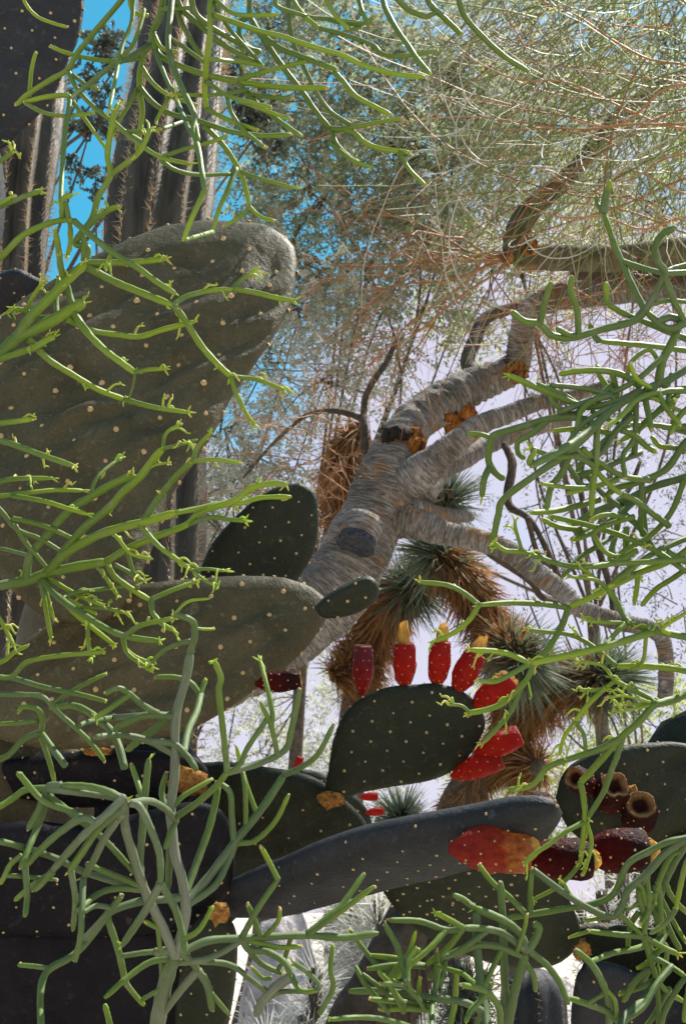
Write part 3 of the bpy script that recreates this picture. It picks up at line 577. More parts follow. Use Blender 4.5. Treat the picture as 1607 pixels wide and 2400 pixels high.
# ================================================================ weeping tree at the right
rs = np.random.default_rng(8); B = np.array((2.6, 3.9, 0)); wt = thing('weeping_tree', 'green-barked tree with weeping curtains of thread-like green and rust twigs', 'tree', B)
V, F, tc = tube(crom([B-np.array((0, 0, .1)), B+np.array((-.1, 0, 1.2)), P(1800, 800, 4.0), P(1720, 600, 4.0)], 8), np.linspace(.17, .10, 25), 14); mk('trunk', V, F, M['bark_green'], wt, attrs={'tc': tc})
limb(wt, [(1740, 600, 78, 4.0), (1607, 590, 66, 4.0), (1450, 606, 62, 4.0), (1300, 604, 60, 4.0), (1225, 596, 62, 4.0), (1196, 580, 56, 4.0)], 'bark_green', sides=16, seed=20)
limb(wt, [(1205, 596, 60, 4.0), (1212, 540, 58, 4.02), (1245, 490, 54, 4.05), (1300, 440, 48, 4.1), (1345, 400, 42, 4.15), (1400, 330, 36, 4.2), (1450, 270, 34, 4.25), (1530, 212, 32, 4.3), (1660, 150, 28, 4.4)], 'bark_green', sides=14, seed=21)
limb(wt, [(1740, 640, 70, 4.1), (1607, 640, 60, 4.3), (1450, 640, 50, 4.5), (1340, 640, 30, 4.6)], 'bark_dark', sides=12, seed=22)
limb(wt, [(1720, 560, 60, 4.0), (1750, 300, 46, 3.9), (1700, 60, 36, 3.8), (1600, -140, 26, 3.7), (1450, -300, 18, 3.6)], 'bark_green', sides=10, seed=23)
crust(wt, 1238, 578, 3.90, 22, 22, 70, 'wound', 'bark_wound', rz=14); crust(wt, 1188, 604, 3.94, 14, 20, 71, 'wound', 'bark_wound', rz=12)
mb = MB()
for i in range(7):
    a = P(1192+rs.uniform(-4, 10), 600+rs.uniform(-8, 12), 4.0); twigs(mb, a, P(rs.uniform(800, 1050), rs.uniform(540, 740), 4.0+rs.uniform(-.3, .4))-a, .62, .0062, 3, rs, .03, .42, 6)
mk('dry_twigs', np.vstack(mb.V), mb.F, M['twig_rust'], wt, attrs={'rnd': np.concatenate([np.full(len(v), rs.uniform()) for v in mb.V])}, kind='stuff')
def curtain(n, x0, x1, y0, y1, d0, d1, dirv, spread, L, r, mt, droop, name, wob=.1):
    s = P(rs.uniform(x0, x1, n), rs.uniform(y0, y1, n), rs.uniform(d0, d1, n)); dd = np.array(dirv)+rs.normal(0, 1, (n, 3))*np.array(spread)
    V, F, rv, pts = strands(s, dd, L, r, rs, droop, 10, wob); mk(name, V, F, M[mt], wt, attrs={'rnd': rv}, kind='stuff'); return pts
curtain(420, 1250, 1850, -250, 380, 2.9, 4.6, (-.8, 0, -.5), (.45, .4, .55), 1.0, .0024, 'twig_green', .5, 'green_threads')
curtain(60, 1250, 1750, -50, 560, 2.8, 4.5, (-1, 0, -.05), (.4, .4, .5), 1.0, .0024, 'twig_rust', .35, 'rust_threads')
curtain(130, 1150, 1750, -300, 300, 3.0, 5.0, (-.25, 0, -1), (.4, .4, .3), .9, .0022, 'twig_green', .3, 'green_threads')
curtain(110, 1000, 1600, 0, 560, 2.8, 4.3, (-.4, 0, -.7), (.5, .3, .5), .5, .0022, 'twig_white', .5, 'bleached_threads', .2)
curtain(120, 1250, 1700, 480, 760, 4.2, 5.0, (-1, 0, -.1), (.4, .4, .4), .8, .0024, 'twig_rust', .3, 'rust_threads', .14)
for i in range(9):          # the stouter rust twigs that stand out singly
    y = rs.uniform(120, 600); p = P(np.linspace(1690, rs.uniform(1050, 1350), 6), y+np.array([0, 1, 2, 3, 4, 5])*rs.uniform(-40, 45)+rs.normal(0, 14, 6), np.full(6, rs.uniform(2.6, 3.4)))
    V, F, tc = tube(crom(p, 5), np.linspace(.0042, .0018, 26), 5); mk('twig', V, F, M['twig_rust'], wt, attrs={'rnd': rs.uniform(.3, 1)*np.ones(len(V))})
# ================================================================ shaggy yuccas
def yucca(label, path, arms, seed, leafL=.26, n_mul=1., foot=None):
    """arms: list of paths (x, y, width px, distance); the last stretch of each carries a green rosette, the rest a thatch of dead blades"""
    rs = np.random.default_rng(seed); B = P(path[0][0], path[0][1], path[0][3]) if foot is None else np.array(foot, float); t = thing('yucca', label, 'yucca', (B[0], B[1], 0), 'shaggy yuccas behind the fruits')
    if foot is None: path = [(path[0][0], path[0][1], path[0][2], path[0][3])]+list(path)
    a = crom(np.array(path, float), 8); p = P(a[:, 0], a[:, 1], a[:, 3]); q = np.vstack([[p[0][0], p[0][1], -.05], p]); r = np.concatenate([[a[0, 2]], a[:, 2]])/2*PX(a[0, 3])
    V, F, tc = tube(q, r, 12); mk('trunk', V, F, M['bark_dark'], t, attrs={'tc': tc})
    TV, GV, TR, GR = [], [], [], []
    def blades(c, dr, L, wd, n, store, rstore):
        dr = nrm(dr); L = L*rs.uniform(.6, 1.15, n)[:, None]; tn = nrm(np.cross(dr, rs.normal(0, 1, (n, 3))))*wd; sag = np.array((0, 0, -1.))*L*rs.uniform(0, .18, n)[:, None]
        m_ = c+dr*L*.5+sag*.2; e_ = c+dr*L+sag; store.append(np.stack([c-tn, c+tn, m_+tn*.8, m_-tn*.8, m_-tn*.8, m_+tn*.8, e_+tn*.08, e_-tn*.08], 1).reshape(-1, 3)); rstore.append(np.repeat(rs.uniform(0, 1, n), 8))
    for arm in arms:
        a = crom(np.array([x[:4] for x in arm], float), 8); p = P(a[:, 0], a[:, 1], a[:, 3]); T = nrm(np.gradient(p, axis=0))
        V, F, tc = tube(p, a[:, 2]/2*PX(a[:, 3])*.35, 8); mk('arm', V, F, M['bark_dark'], t, attrs={'tc': tc})
        green = arm[-1][4] if len(arm[-1]) > 4 else 0; n = int(1500*n_mul*len(arm)/4); u = rs.uniform(0, 1, n)*(len(p)-1.01); k = u.astype(int); f = (u-k)[:, None]
        c = p[k]*(1-f)+p[k+1]*f; dr = nrm(np.cross(T[k], rs.normal(0, 1, (n, 3)))); wid = (a[k, 2]/2*PX(a[k, 3]))[:, None]
        blades(c+dr*wid*.3, dr*.75+rs.normal(0, .3, (n, 3))-T[k]*rs.uniform(.2, .9, n)[:, None]+np.array((0, 0, -.35)), float(wid.mean())*1.15, .0045, n, TV, TR)
        if green:
            n = int(620*green); e = p[-1]; v = nrm(rs.normal(0, 1, (n, 3))+T[-1]*.75); blades(e-T[-1]*rs.uniform(0, .12, n)[:, None], v, leafL*1.05, .0048, n, GV, GR)
    V = np.vstack(TV); mk('dead_blades', V, np.arange(len(V)).reshape(-1, 4), M['thatch'], t, smooth=False, attrs={'rnd': np.concatenate(TR)}, kind='stuff')
    if GV: V = np.vstack(GV); mk('rosettes', V, np.arange(len(V)).reshape(-1, 4), M['blade'], t, smooth=False, attrs={'rnd': np.concatenate(GR)}, kind='stuff')
    return t
yucca('branching yucca shaggy with brown dead blades below the grey limb', [(1040, 2060, 110, 5.6), (1070, 1900, 95, 5.6), (1120, 1815, 85, 5.6), (1180, 1740, 75, 5.6), (1205, 1690, 70, 5.6)],
    [[(1070, 1900, 120, 5.6), (1120, 1815, 110, 5.6), (1180, 1740, 110, 5.6), (1215, 1660, 130, 5.6)],
     [(1205, 1700, 120, 5.6), (1195, 1580, 150, 5.6), (1160, 1490, 150, 5.55), (1110, 1400, 150, 5.5), (1070, 1330, 150, 5.5), (1010, 1290, 140, 5.5, .9)],
     [(1210, 1680, 120, 5.6), (1270, 1620, 170, 5.5), (1340, 1595, 170, 5.4), (1430, 1590, 130, 5.3, 1.6)],
     [(1180, 1780, 90, 5.6), (1230, 1790, 130, 5.5), (1260, 1800, 120, 5.4)],
     [(1150, 1480, 110, 5.5), (1180, 1500, 130, 5.3), (1230, 1560, 110, 5.2, 1.1)]], 5)
yucca('yucca with a drooping green rosette tucked under the grey trunk', [(800, 2000, 80, 6.2), (830, 1700, 76, 6.2), (850, 1560, 70, 6.2), (860, 1480, 66, 6.2)],
    [[(850, 1640, 100, 6.2), (860, 1540, 150, 6.2), (900, 1460, 150, 6.1), (930, 1400, 130, 6.0), (975, 1370, 120, 5.9, 1.6)],
     [(860, 1500, 100, 6.2), (820, 1560, 130, 6.1), (780, 1590, 110, 6.1)],
     [(870, 1500, 90, 6.2), (820, 1300, 130, 6.2), (800, 1160, 170, 6.2), (810, 1060, 150, 6.2), (850, 1000, 120, 6.2)],
     [(930, 1420, 90, 6.2), (1000, 1300, 100, 6.3), (1035, 1200, 90, 6.4), (1050, 1165, 70, 6.4, 1.0)]], 6)
yucca('pale spiky yucca head low behind the dotted fruit pad', [(940, 2150, 70, 6.8), (930, 2000, 66, 6.8), (935, 1930, 60, 6.8)], [[(935, 2010, 90, 6.8), (938, 1960, 100, 6.75), (940, 1915, 90, 6.7, 1.2)]], 7)
# ================================================================ leafy trees
leafy('mesquite_tree', 'tall feathery grey-green tree rising beside the fat ribbed columns', (-.6, 9.5, 0), [(640, 250, 190, 0), (800, 130, 230, .4), (930, 330, 240, 0), (740, 470, 190, -.4), (1060, 180, 230, .5), (1000, 560, 200, .2), (860, 640, 190, .3), (620, 60, 150, .5)], 9, 'leaf_grey', 'bark_dark', 260, .34, 24, .046, 21, trunk_w=.07)
leafy('mesquite_tree', 'pale feathery tree showing between the largest pad and the grey trunk', (-1.7, 9.2, 0), [(700, 740, 160, 0), (620, 860, 170, .2), (530, 1010, 160, 0), (450, 1170, 160, -.2), (600, 1080, 170, .3), (760, 900, 150, .4), (400, 1320, 140, 0), (540, 1250, 150, .3), (720, 620, 140, .2)], 8.4, 'leaf_pale', 'bark_dark', 250, .32, 24, .038, 22, trunk_w=.06)
leafy('mesquite_tree', 'light green tree filling the gaps in the weeping curtain', (2.5, 11, 0), [(1200, 420, 230, 0), (1420, 300, 250, .3), (1560, 120, 250, 0), (1300, 110, 250, .3), (1150, 640, 180, 0), (1550, 480, 230, .3), (1080, 340, 180, 0)], 10.5, 'leaf_green', 'bark_dark', 150, .4, 22, .05, 23, trunk_w=.08)
leafy('small_leaved_tree', 'dark small-leaved tree silhouetted against open blue sky', (-2.9, 7.6, 0), [(205, 330, 55, 0), (245, 250, 60, .1), (225, 420, 42, 0), (195, 170, 45, .1), (300, 110, 60, .2), (240, 90, 40, .2), (545, 240, 60, 0), (590, 330, 70, .1), (560, 130, 45, .2)], 7.2, 'leaf_dark', 'bark_dark', 900, .10, 16, .030, 24, wide=.8, droop=.1, trunk_w=.09)
leafy('small_leaved_tree', 'sparse drooping tree against the white sky under the bushy pencil cactus', (3.3, 12, 0), [(1420, 1130, 170, 0), (1560, 1250, 180, .2), (1270, 1180, 120, 0), (1500, 980, 170, .3), (1200, 850, 120, 0), (1300, 980, 140, .2), (1600, 1420, 140, 0), (1320, 1340, 90, 0)], 11, 'leaf_dark', 'bark_dark', 46, .5, 22, .05, 25, wide=.28, droop=.9, trunk_w=.055)
leafy('mesquite_tree', 'rounded pale tree low behind the red fruits', (1.9, 14, 0), [(1150, 1720, 130, 0), (1350, 1690, 130, .3), (1500, 1680, 130, 0), (1600, 1750, 120, 0), (1250, 1850, 120, 0), (1450, 1900, 120, 0)], 13, 'leaf_green', 'bark_dark', 110, .42, 22, .055, 26)
leafy('mesquite_tree', 'rounded pale tree low behind the young blue pad', (-1.2, 14, 0), [(700, 1640, 140, 0), (800, 1800, 120, 0), (620, 1750, 130, .2), (560, 1600, 110, .2), (840, 1680, 110, .3)], 13, 'leaf_pale', 'bark_dark', 120, .42, 22, .05, 27)
# ================================================================ low plants behind
def tussock(label, px, py, d, w_, h_, n, mt, seed, group, name='spiny_shrub', balls=9, L=.16):
    rs = np.random.default_rng(seed); c = P(px, py, d); t = thing(name, label, 'shrub', (c[0], c[1], 0), group); VV = []; RV = []
    W = w_*PX(d); top = P(px, py-h_, d)[2]; sm = MB()
    for k in range(balls):
        q = np.array((c[0]+rs.uniform(-1, 1)*W, c[1]+rs.uniform(-.5, .5)*W, rs.uniform(.25, 1)*top)); p = crom([np.array((c[0], c[1], 0)), np.array(((c[0]+q[0])/2, (c[1]+q[1])/2, q[2]*.6)), q], 5)
        V, F, tc = tube(p, np.linspace(.03, .022, len(p)), 7); sm.add(V, F, tc)
        m_ = n//balls; u = rs.uniform(.1, 1, m_)*(len(p)-1.01); i = u.astype(int); f = (u-i)[:, None]; s = p[i]*(1-f)+p[i+1]*f
        v = nrm(rs.normal(0, 1, (m_, 3))+np.array((0, 0, .25))); l = L*rs.uniform(.4, 1.2, m_)[:, None]; tn = nrm(np.cross(v, rs.normal(0, 1, (m_, 3))))*.0028
        VV.append(np.stack([s-tn, s+tn, s+v*l+tn*.3, s+v*l-tn*.3], 1).reshape(-1, 3)); RV.append(np.repeat(rs.uniform(0, 1, m_), 4))
    sm.build('stems', M['bark_dark'], t); V = np.vstack(VV)
    mk('needles', V, np.arange(len(V)).reshape(-1, 4), M[mt], t, smooth=False, attrs={'rnd': np.concatenate(RV)}, kind='stuff'); return t
GS = 'white-spined shrubs on the pale ground'
tussock('sunlit white-spined shrub between the slanting pad and the dark leaning trunk', 830, 2200, 4.2, 170, 190, 26000, 'needle_white', 31, GS, balls=16, L=.26)
tussock('white-spined shrub beside the pale rock, low in the gap', 690, 2330, 3.4, 90, 60, 7000, 'needle_white', 32, GS, L=.14)
tussock('grey bristly shrub under the hollow fruit cups', 1420, 2110, 4.0, 80, 90, 6000, 'needle_white', 33, GS, L=.12)
tussock('bristly shrub next to the small blue column', 1110, 2330, 3.6, 70, 90, 4000, 'blade', 34, GS, L=.14)
tussock('pale spiky shrub behind the arching grey pencil stems', 1560, 2100, 5.0, 120, 160, 6000, 'needle_white', 35, GS, L=.2)
# pale boulder, dark leaning trunk, small blue column
def boulder(label, px, py, d, rx, ry, seed):
    c = P(px, py, d); u = PX(d); V = []; a, b = 40, 26; base = -.05; H = c[2]+ry*u
    for i in range(b+1):
        f = math.pi*i/b
        for k in range(a):
            q = 2*math.pi*k/a; v = np.array((math.sin(f)*math.cos(q), math.sin(f)*math.sin(q), math.cos(f)))
            s = 1+.22*mnoise.noise(Vector(v*1.6)+Vector((seed, 0, 0)))+.07*mnoise.noise(Vector(v*5)+Vector((seed, 2, 0)))
            V.append((c[0]+v[0]*rx*u*s, c[1]+v[1]*rx*u*s, base+(H-base)*(.5+.5*v[2]*s)))
    F = [(i*a+(k+1) % a, i*a+k, (i+1)*a+k, (i+1)*a+(k+1) % a) for i in range(b) for k in range(a)]
    o = mk('boulder', V, F, M['rock']); o['label'] = label; o['category'] = 'rock'; return o
boulder('pale lavender boulder below the slanting pad', 655, 2200, 3.9, 110, 70, 3)
boulder('light flat boulder behind the small blue column', 1290, 2360, 4.6, 150, 50, 8)
B = P(880, 2500, 2.9); lt = thing('leaning_trunk', 'dark bare leaning trunk rising beside the white-spined shrub', 'trunk', (B[0]-.05, B[1], 0))
a = P(840, 2480, 2.9); p = crom([np.array((B[0]-.07, B[1], -.05)), np.array((B[0]-.05, B[1], .5)), a, P(905, 2330, 2.92), P(970, 2190, 2.95), P(1020, 2080, 3.0), P(1090, 1990, 3.05)], 7)
V, F, tc = tube(p, np.interp(np.linspace(0, 1, len(p)), [0, .5, .8, 1], [.12, .10, .085, .06]), 16); mk('trunk', V, F, M['bark_dark'], lt, attrs={'tc': tc})
bt = MB(); rs = np.random.default_rng(77)
for i in range(700):
    k = rs.integers(10, len(p)-1); dr = nrm(rs.normal(0, 1, 3)); c = p[k]+dr*.08; e = c+dr*.02+np.array((0, 0, -1))*rs.uniform(.06, .16); tn = nrm(np.cross(dr, (0, 0, 1)))*.004
    bt.add([c-tn, c+tn, e+tn*.4, e-tn*.4], [(0, 1, 2, 3)])
mk('bark_fibres', np.vstack(bt.V), bt.F, M['bark_dark'], lt, attrs={'tc': rs.uniform(0, .3, (bt.n, 3))}, smooth=False, kind='stuff')
column_s = P(1250, 2330, 3.2)
t = thing('small_cactus', 'small blue-green ribbed cactus standing before the flat boulder', 'cactus', (column_s[0], column_s[1], 0)); V = []; nn = 48; hh = P(1250, 2268, 3.2)[2]
zz = np.concatenate([np.linspace(-.04, hh-.1, 12), hh-.1+.1*np.sin(np.linspace(.15, 1.57, 8))]); q = np.concatenate([np.linspace(.085, .095, 12), .095*np.cos(np.linspace(.15, 1.53, 8))])
for z, r_ in zip(zz, q):
    for k in range(nn): f = r_*(.86+.14*abs(math.cos(k/nn*8*math.pi))); V.append((column_s[0]+f*math.cos(2*math.pi*k/nn), column_s[1]+f*math.sin(2*math.pi*k/nn), z))
mk('ribbed_stem', V, [(i*nn+k, i*nn+(k+1) % nn, (i+1)*nn+(k+1) % nn, (i+1)*nn+k) for i in range(len(zz)-1) for k in range(nn)], M['pad_blue'], t)
sp_ = MB(); rs = np.random.default_rng(5)
for z in np.linspace(.1, hh-.03, 60):
    for k in range(8):
        an = 2*math.pi*k/8; dr = np.array((math.cos(an), math.sin(an), 0)); c = np.array((column_s[0], column_s[1], z))+dr*.093
        for s in range(4):
            e = c+nrm(dr+rs.normal(0, .6, 3))*.018; sd_ = np.array((0, 0, .0008)); sp_.add([c-sd_, c+sd_, e], [(0, 1, 2)])
sp_.build('spines', M['spine'], t, kind='stuff')
# the fruiting prickly pear farther back
B = P(420, 2400, 2.75); pz = thing('prickly_pear', 'distant prickly pear with tiny red fruits under the dotted fruit pad', 'prickly pear', (B[0], B[1], 0), GP)
pad(pz, [(700,1800),(760,1815),(840,1870),(872,1930),(860,1975),(800,1990),(740,1990),(700,1960),(680,1880)], 2.7, 0, .05, .02, 'pad_green', 0, seed=25)
for i, (bs, tp) in enumerate([((845, 1868), (886, 1866)), ((858, 1905), (900, 1900)), ((694, 1806), (704, 1774))]): fruit(pz, bs, tp, 20, 2.68, 'fruit_red', 0, 40+i, spots=False)
pad(pz, [(740,1960),(700,1900),(620,1930),(540,2000),(430,2080),(380,2160),(420,2210),(520,2180),(620,2080),(700,2010)], 2.75, 0, .05, .02, 'pad_green', 0, seed=26)
stack(pz, P(420,2150,2.75)[0], P(420,2150,2.75)[1], -.03, 1.36, 'pad_green', .1)
# ================================================================ pencil cacti
# every line: width then x,y pairs along one stem, read off in numbered sheets of the photograph
TO = {1: (0, 0), 2: (803, 0), 3: (0, 600), 4: (803, 600), 5: (0, 1200), 6: (803, 1200), 7: (0, 1800), 8: (803, 1800)}
S_HANG = """@1
28 750,-60 735,60 700,140 690,200 660,240 640,330 640,420 650,520 625,685
24 700,200 600,255 500,310 400,390 325,450 320,480 300,600 285,780 278,940
22 325,450 300,435 200,445 110,468
18 120,472 200,515 300,530 430,518
24 590,-50 540,20 430,150 350,250 310,320 240,360 130,430 75,480
22 310,320 350,400 420,480 520,560 640,660 740,720 870,750
18 330,340 400,390 450,405
18 335,465 400,560 480,670
20 650,265 520,280 400,265 300,240 230,210
18 135,440 145,320 165,235
26 700,140 720,240 800,290 900,330 1000,355 1100,375 1300,400 1500,402
28 790,-60 780,60 770,200 790,300 840,420 890,530 885,600 910,700 935,870
24 935,870 880,990 838,1098
22 1080,770 1040,870 1000,960 970,1060
20 970,1060 900,1080 838,1098
24 640,400 700,470 780,520 900,550 1050,600 1200,620 1330,615
24 930,575 1000,640 1060,720 1110,820 1140,940
18 1140,945 1100,990 1020,1035
18 1140,945 1190,990 1255,1010
18 1095,785 1200,820 1350,860
20 740,735 800,775 900,798 1060,795
26 800,-40 830,40 920,120 1000,190 1100,250 1200,305
26 870,-50 880,20 900,70 960,120 1060,180 1150,225 1190,235
24 1140,-50 1140,20 1135,75 1100,100 1095,160 1130,210 1190,235
26 1138,75 1190,150 1280,220 1380,260 1460,290 1540,320
24 810,40 820,80 870,180 930,270
26 970,-50 960,40 960,150 945,280 935,400 945,500
20 945,500 1050,550 1180,595
20 940,370 1050,440 1150,470 1240,490
26 1180,140 1280,290 1380,420 1450,520 1510,590
20 1510,590 1540,660 1600,720 1640,740
20 1510,590 1568,588 1700,565 1840,540
22 1325,-50 1320,20 1325,120 1350,220 1400,330 1450,430 1510,510 1600,570
22 1330,-40 1350,20 1400,80 1460,130
20 1460,130 1560,155 1700,205 1745,245 1830,258 2000,232
20 1400,78 1480,85 1568,95 1650,105
22 1480,-40 1500,20 1540,80 1590,130
18 980,20 1040,120 1100,190 1200,300
24 980,70 1050,95 1180,140 1300,170 1400,205 1568,255 1668,302 1816,340 1940,352
22 1090,375 1140,440 1220,510 1300,570 1380,625
20 1035,430 1060,520 1120,600 1180,650 1215,680
20 1090,365 1200,330 1300,305 1400,280
20 950,270 1080,280 1200,300
18 1090,460 1200,500 1330,548
18 800,430 960,435 1140,410
20 1140,430 1240,445 1335,450
20 615,-50 610,20 600,110 560,210 530,350 500,500
18 660,40 650,90 610,200 560,260
22 590,-40 600,30 620,60 680,70
18 730,40 800,40 880,35
18 625,410 590,480 540,560 515,620
18 575,605 700,595 740,590
18 740,590 850,550
18 750,715 850,680 960,650 1040,620
20 645,300 700,380 780,440 900,480
20 710,230 740,310 780,400 820,440
16 770,450 720,540 715,570
18 640,640 560,590 520,550
22 700,150 740,220 815,240
20 770,170 860,230 940,290
20 985,0 1080,65 1270,68
20 1260,-30 1270,30 1400,75
16 1110,215 1105,280 1118,330
20 800,440 850,560 880,620
18 890,545 910,640
16 100,-40 120,20 170,75 240,105 310,125
@2
26 520,-60 530,0 560,80 640,170 740,260 850,328
26 370,-40 400,20 460,80 545,160
26 180,-50 185,0 200,50 250,140 300,210 340,270 400,340
24 230,-40 260,10 310,50 380,75 420,60
22 70,-30 80,20 100,80 130,125
20 -60,90 0,105 85,110 150,75
18 -60,165 -10,150 80,125
24 -40,330 0,370 60,440 150,490 220,525
24 -56,588 40,600 100,650 180,680 300,695
20 260,690 300,770 380,850
20 -60,650 0,700 60,740 135,765
"""
S_LEFT = """@3
56 -120,520 -60,480 20,430 80,375 150,340 250,290 320,250 385,212
32 -90,500 60,450 150,420 220,380 250,370
44 80,370 140,280 200,220 270,150 330,90 395,35
28 395,30 500,30 600,30 700,20 760,12
34 400,50 520,115 640,165 790,225
24 795,222 850,185 950,160 1070,150
20 1070,148 1100,110 1150,80
24 1070,150 1180,170 1260,190 1340,205
30 795,225 850,300 920,410 1000,500 1055,550
20 1055,550 1150,560 1220,580 1300,612
20 1055,550 1080,630 1120,710 1160,770
32 335,255 400,350 480,430 560,490 620,535
20 618,532 680,520 755,515
26 310,290 420,340 540,360 640,368 750,335 890,300
28 135,380 220,470 330,540 450,610 570,655
24 570,655 700,690 860,715
10 618,535 610,590 590,650
30 335,240 310,150 280,60 270,-20 255,-110
24 270,280 180,280 120,250 60,240
20 120,250 150,190 190,130
24 262,275 258,190 270,100
28 340,-160 420,-90 540,0 640,60 720,120 800,170
20 515,-20 495,20 485,62
26 -40,770 80,755 150,745
28 -40,830 60,860 180,905 340,960
24 -40,1045 60,1020 240,1015
@1
28 -60,1220 20,1160 100,1080 200,1030 290,1005 335,1010
26 288,1002 285,960 290,910 330,890
22 300,925 320,1020 325,1090 310,1170
28 395,1205 400,1130 345,1110 420,1000 450,900 505,800 492,720 500,640 520,530 545,470
24 505,800 570,750 640,690 690,590
26 345,1105 420,1020 480,970 545,940
26 385,1190 385,1120 380,1080
22 -30,760 40,710 70,685
24 -30,955 60,920 120,895 185,875
18 -30,955 20,920 70,890
"""
S_MID = """@5
46 -110,350 -60,345 120,315 220,280 350,250 490,228
40 220,275 300,190 440,110 560,70 680,40 800,5
24 800,5 900,-15 1020,-40 1100,-40 1190,-65 1330,-70
30 488,225 600,160 720,110 850,60 920,0 1070,-50 1150,-110 1250,-130 1310,-125
22 855,58 960,25 1060,35 1120,40
28 488,228 520,290 600,350 690,405
22 690,400 780,360 900,315
24 690,405 700,460 740,510 790,540
24 640,55 720,150 800,210 880,265
16 880,265 950,260 1030,270
14 880,268 950,320 1000,335
30 190,305 280,400 370,460 480,530 580,570 730,590
24 285,390 330,450 400,510 520,605
22 290,395 340,370 450,355 560,340
24 575,565 640,520 720,500 800,485
22 560,565 580,640 640,690 690,725
16 575,625 620,660 690,690
22 190,320 210,440 235,580
18 205,340 230,430 245,490
20 220,300 320,360 400,400 470,425
18 300,390 370,430 440,465
18 370,435 480,440 575,462
20 400,510 405,600 420,665
20 430,235 470,280 540,385
20 525,240 600,280 660,320
20 580,180 610,280 630,350
18 500,90 540,120 600,190 700,215
36 120,310 140,200 220,100 320,-10 400,-60 500,-120 610,-170
36 240,270 300,170 400,60 500,-20 560,-90 640,-160 700,-240 745,-290
16 745,-288 760,-360 830,-405
16 745,-288 830,-310 900,-330
12 640,-160 700,-210 770,-225
28 660,40 700,-30 760,-110 820,-180 880,-230
22 880,-230 900,-290 960,-360
20 880,-230 980,-240 1090,-225
16 410,-65 440,-150 500,-210 560,-250
22 -40,-60 20,10 80,80 180,120 290,185
24 60,30 110,40 220,70 330,120
22 70,60 120,140 170,200 220,260
18 -40,165 20,170 100,190 180,210
22 -50,-65 100,-85 250,-100 380,-98
22 60,-75 200,-50 300,-20 400,10
20 -30,440 20,520 40,560 65,610
20 -40,700 20,680 70,640 130,610
"""
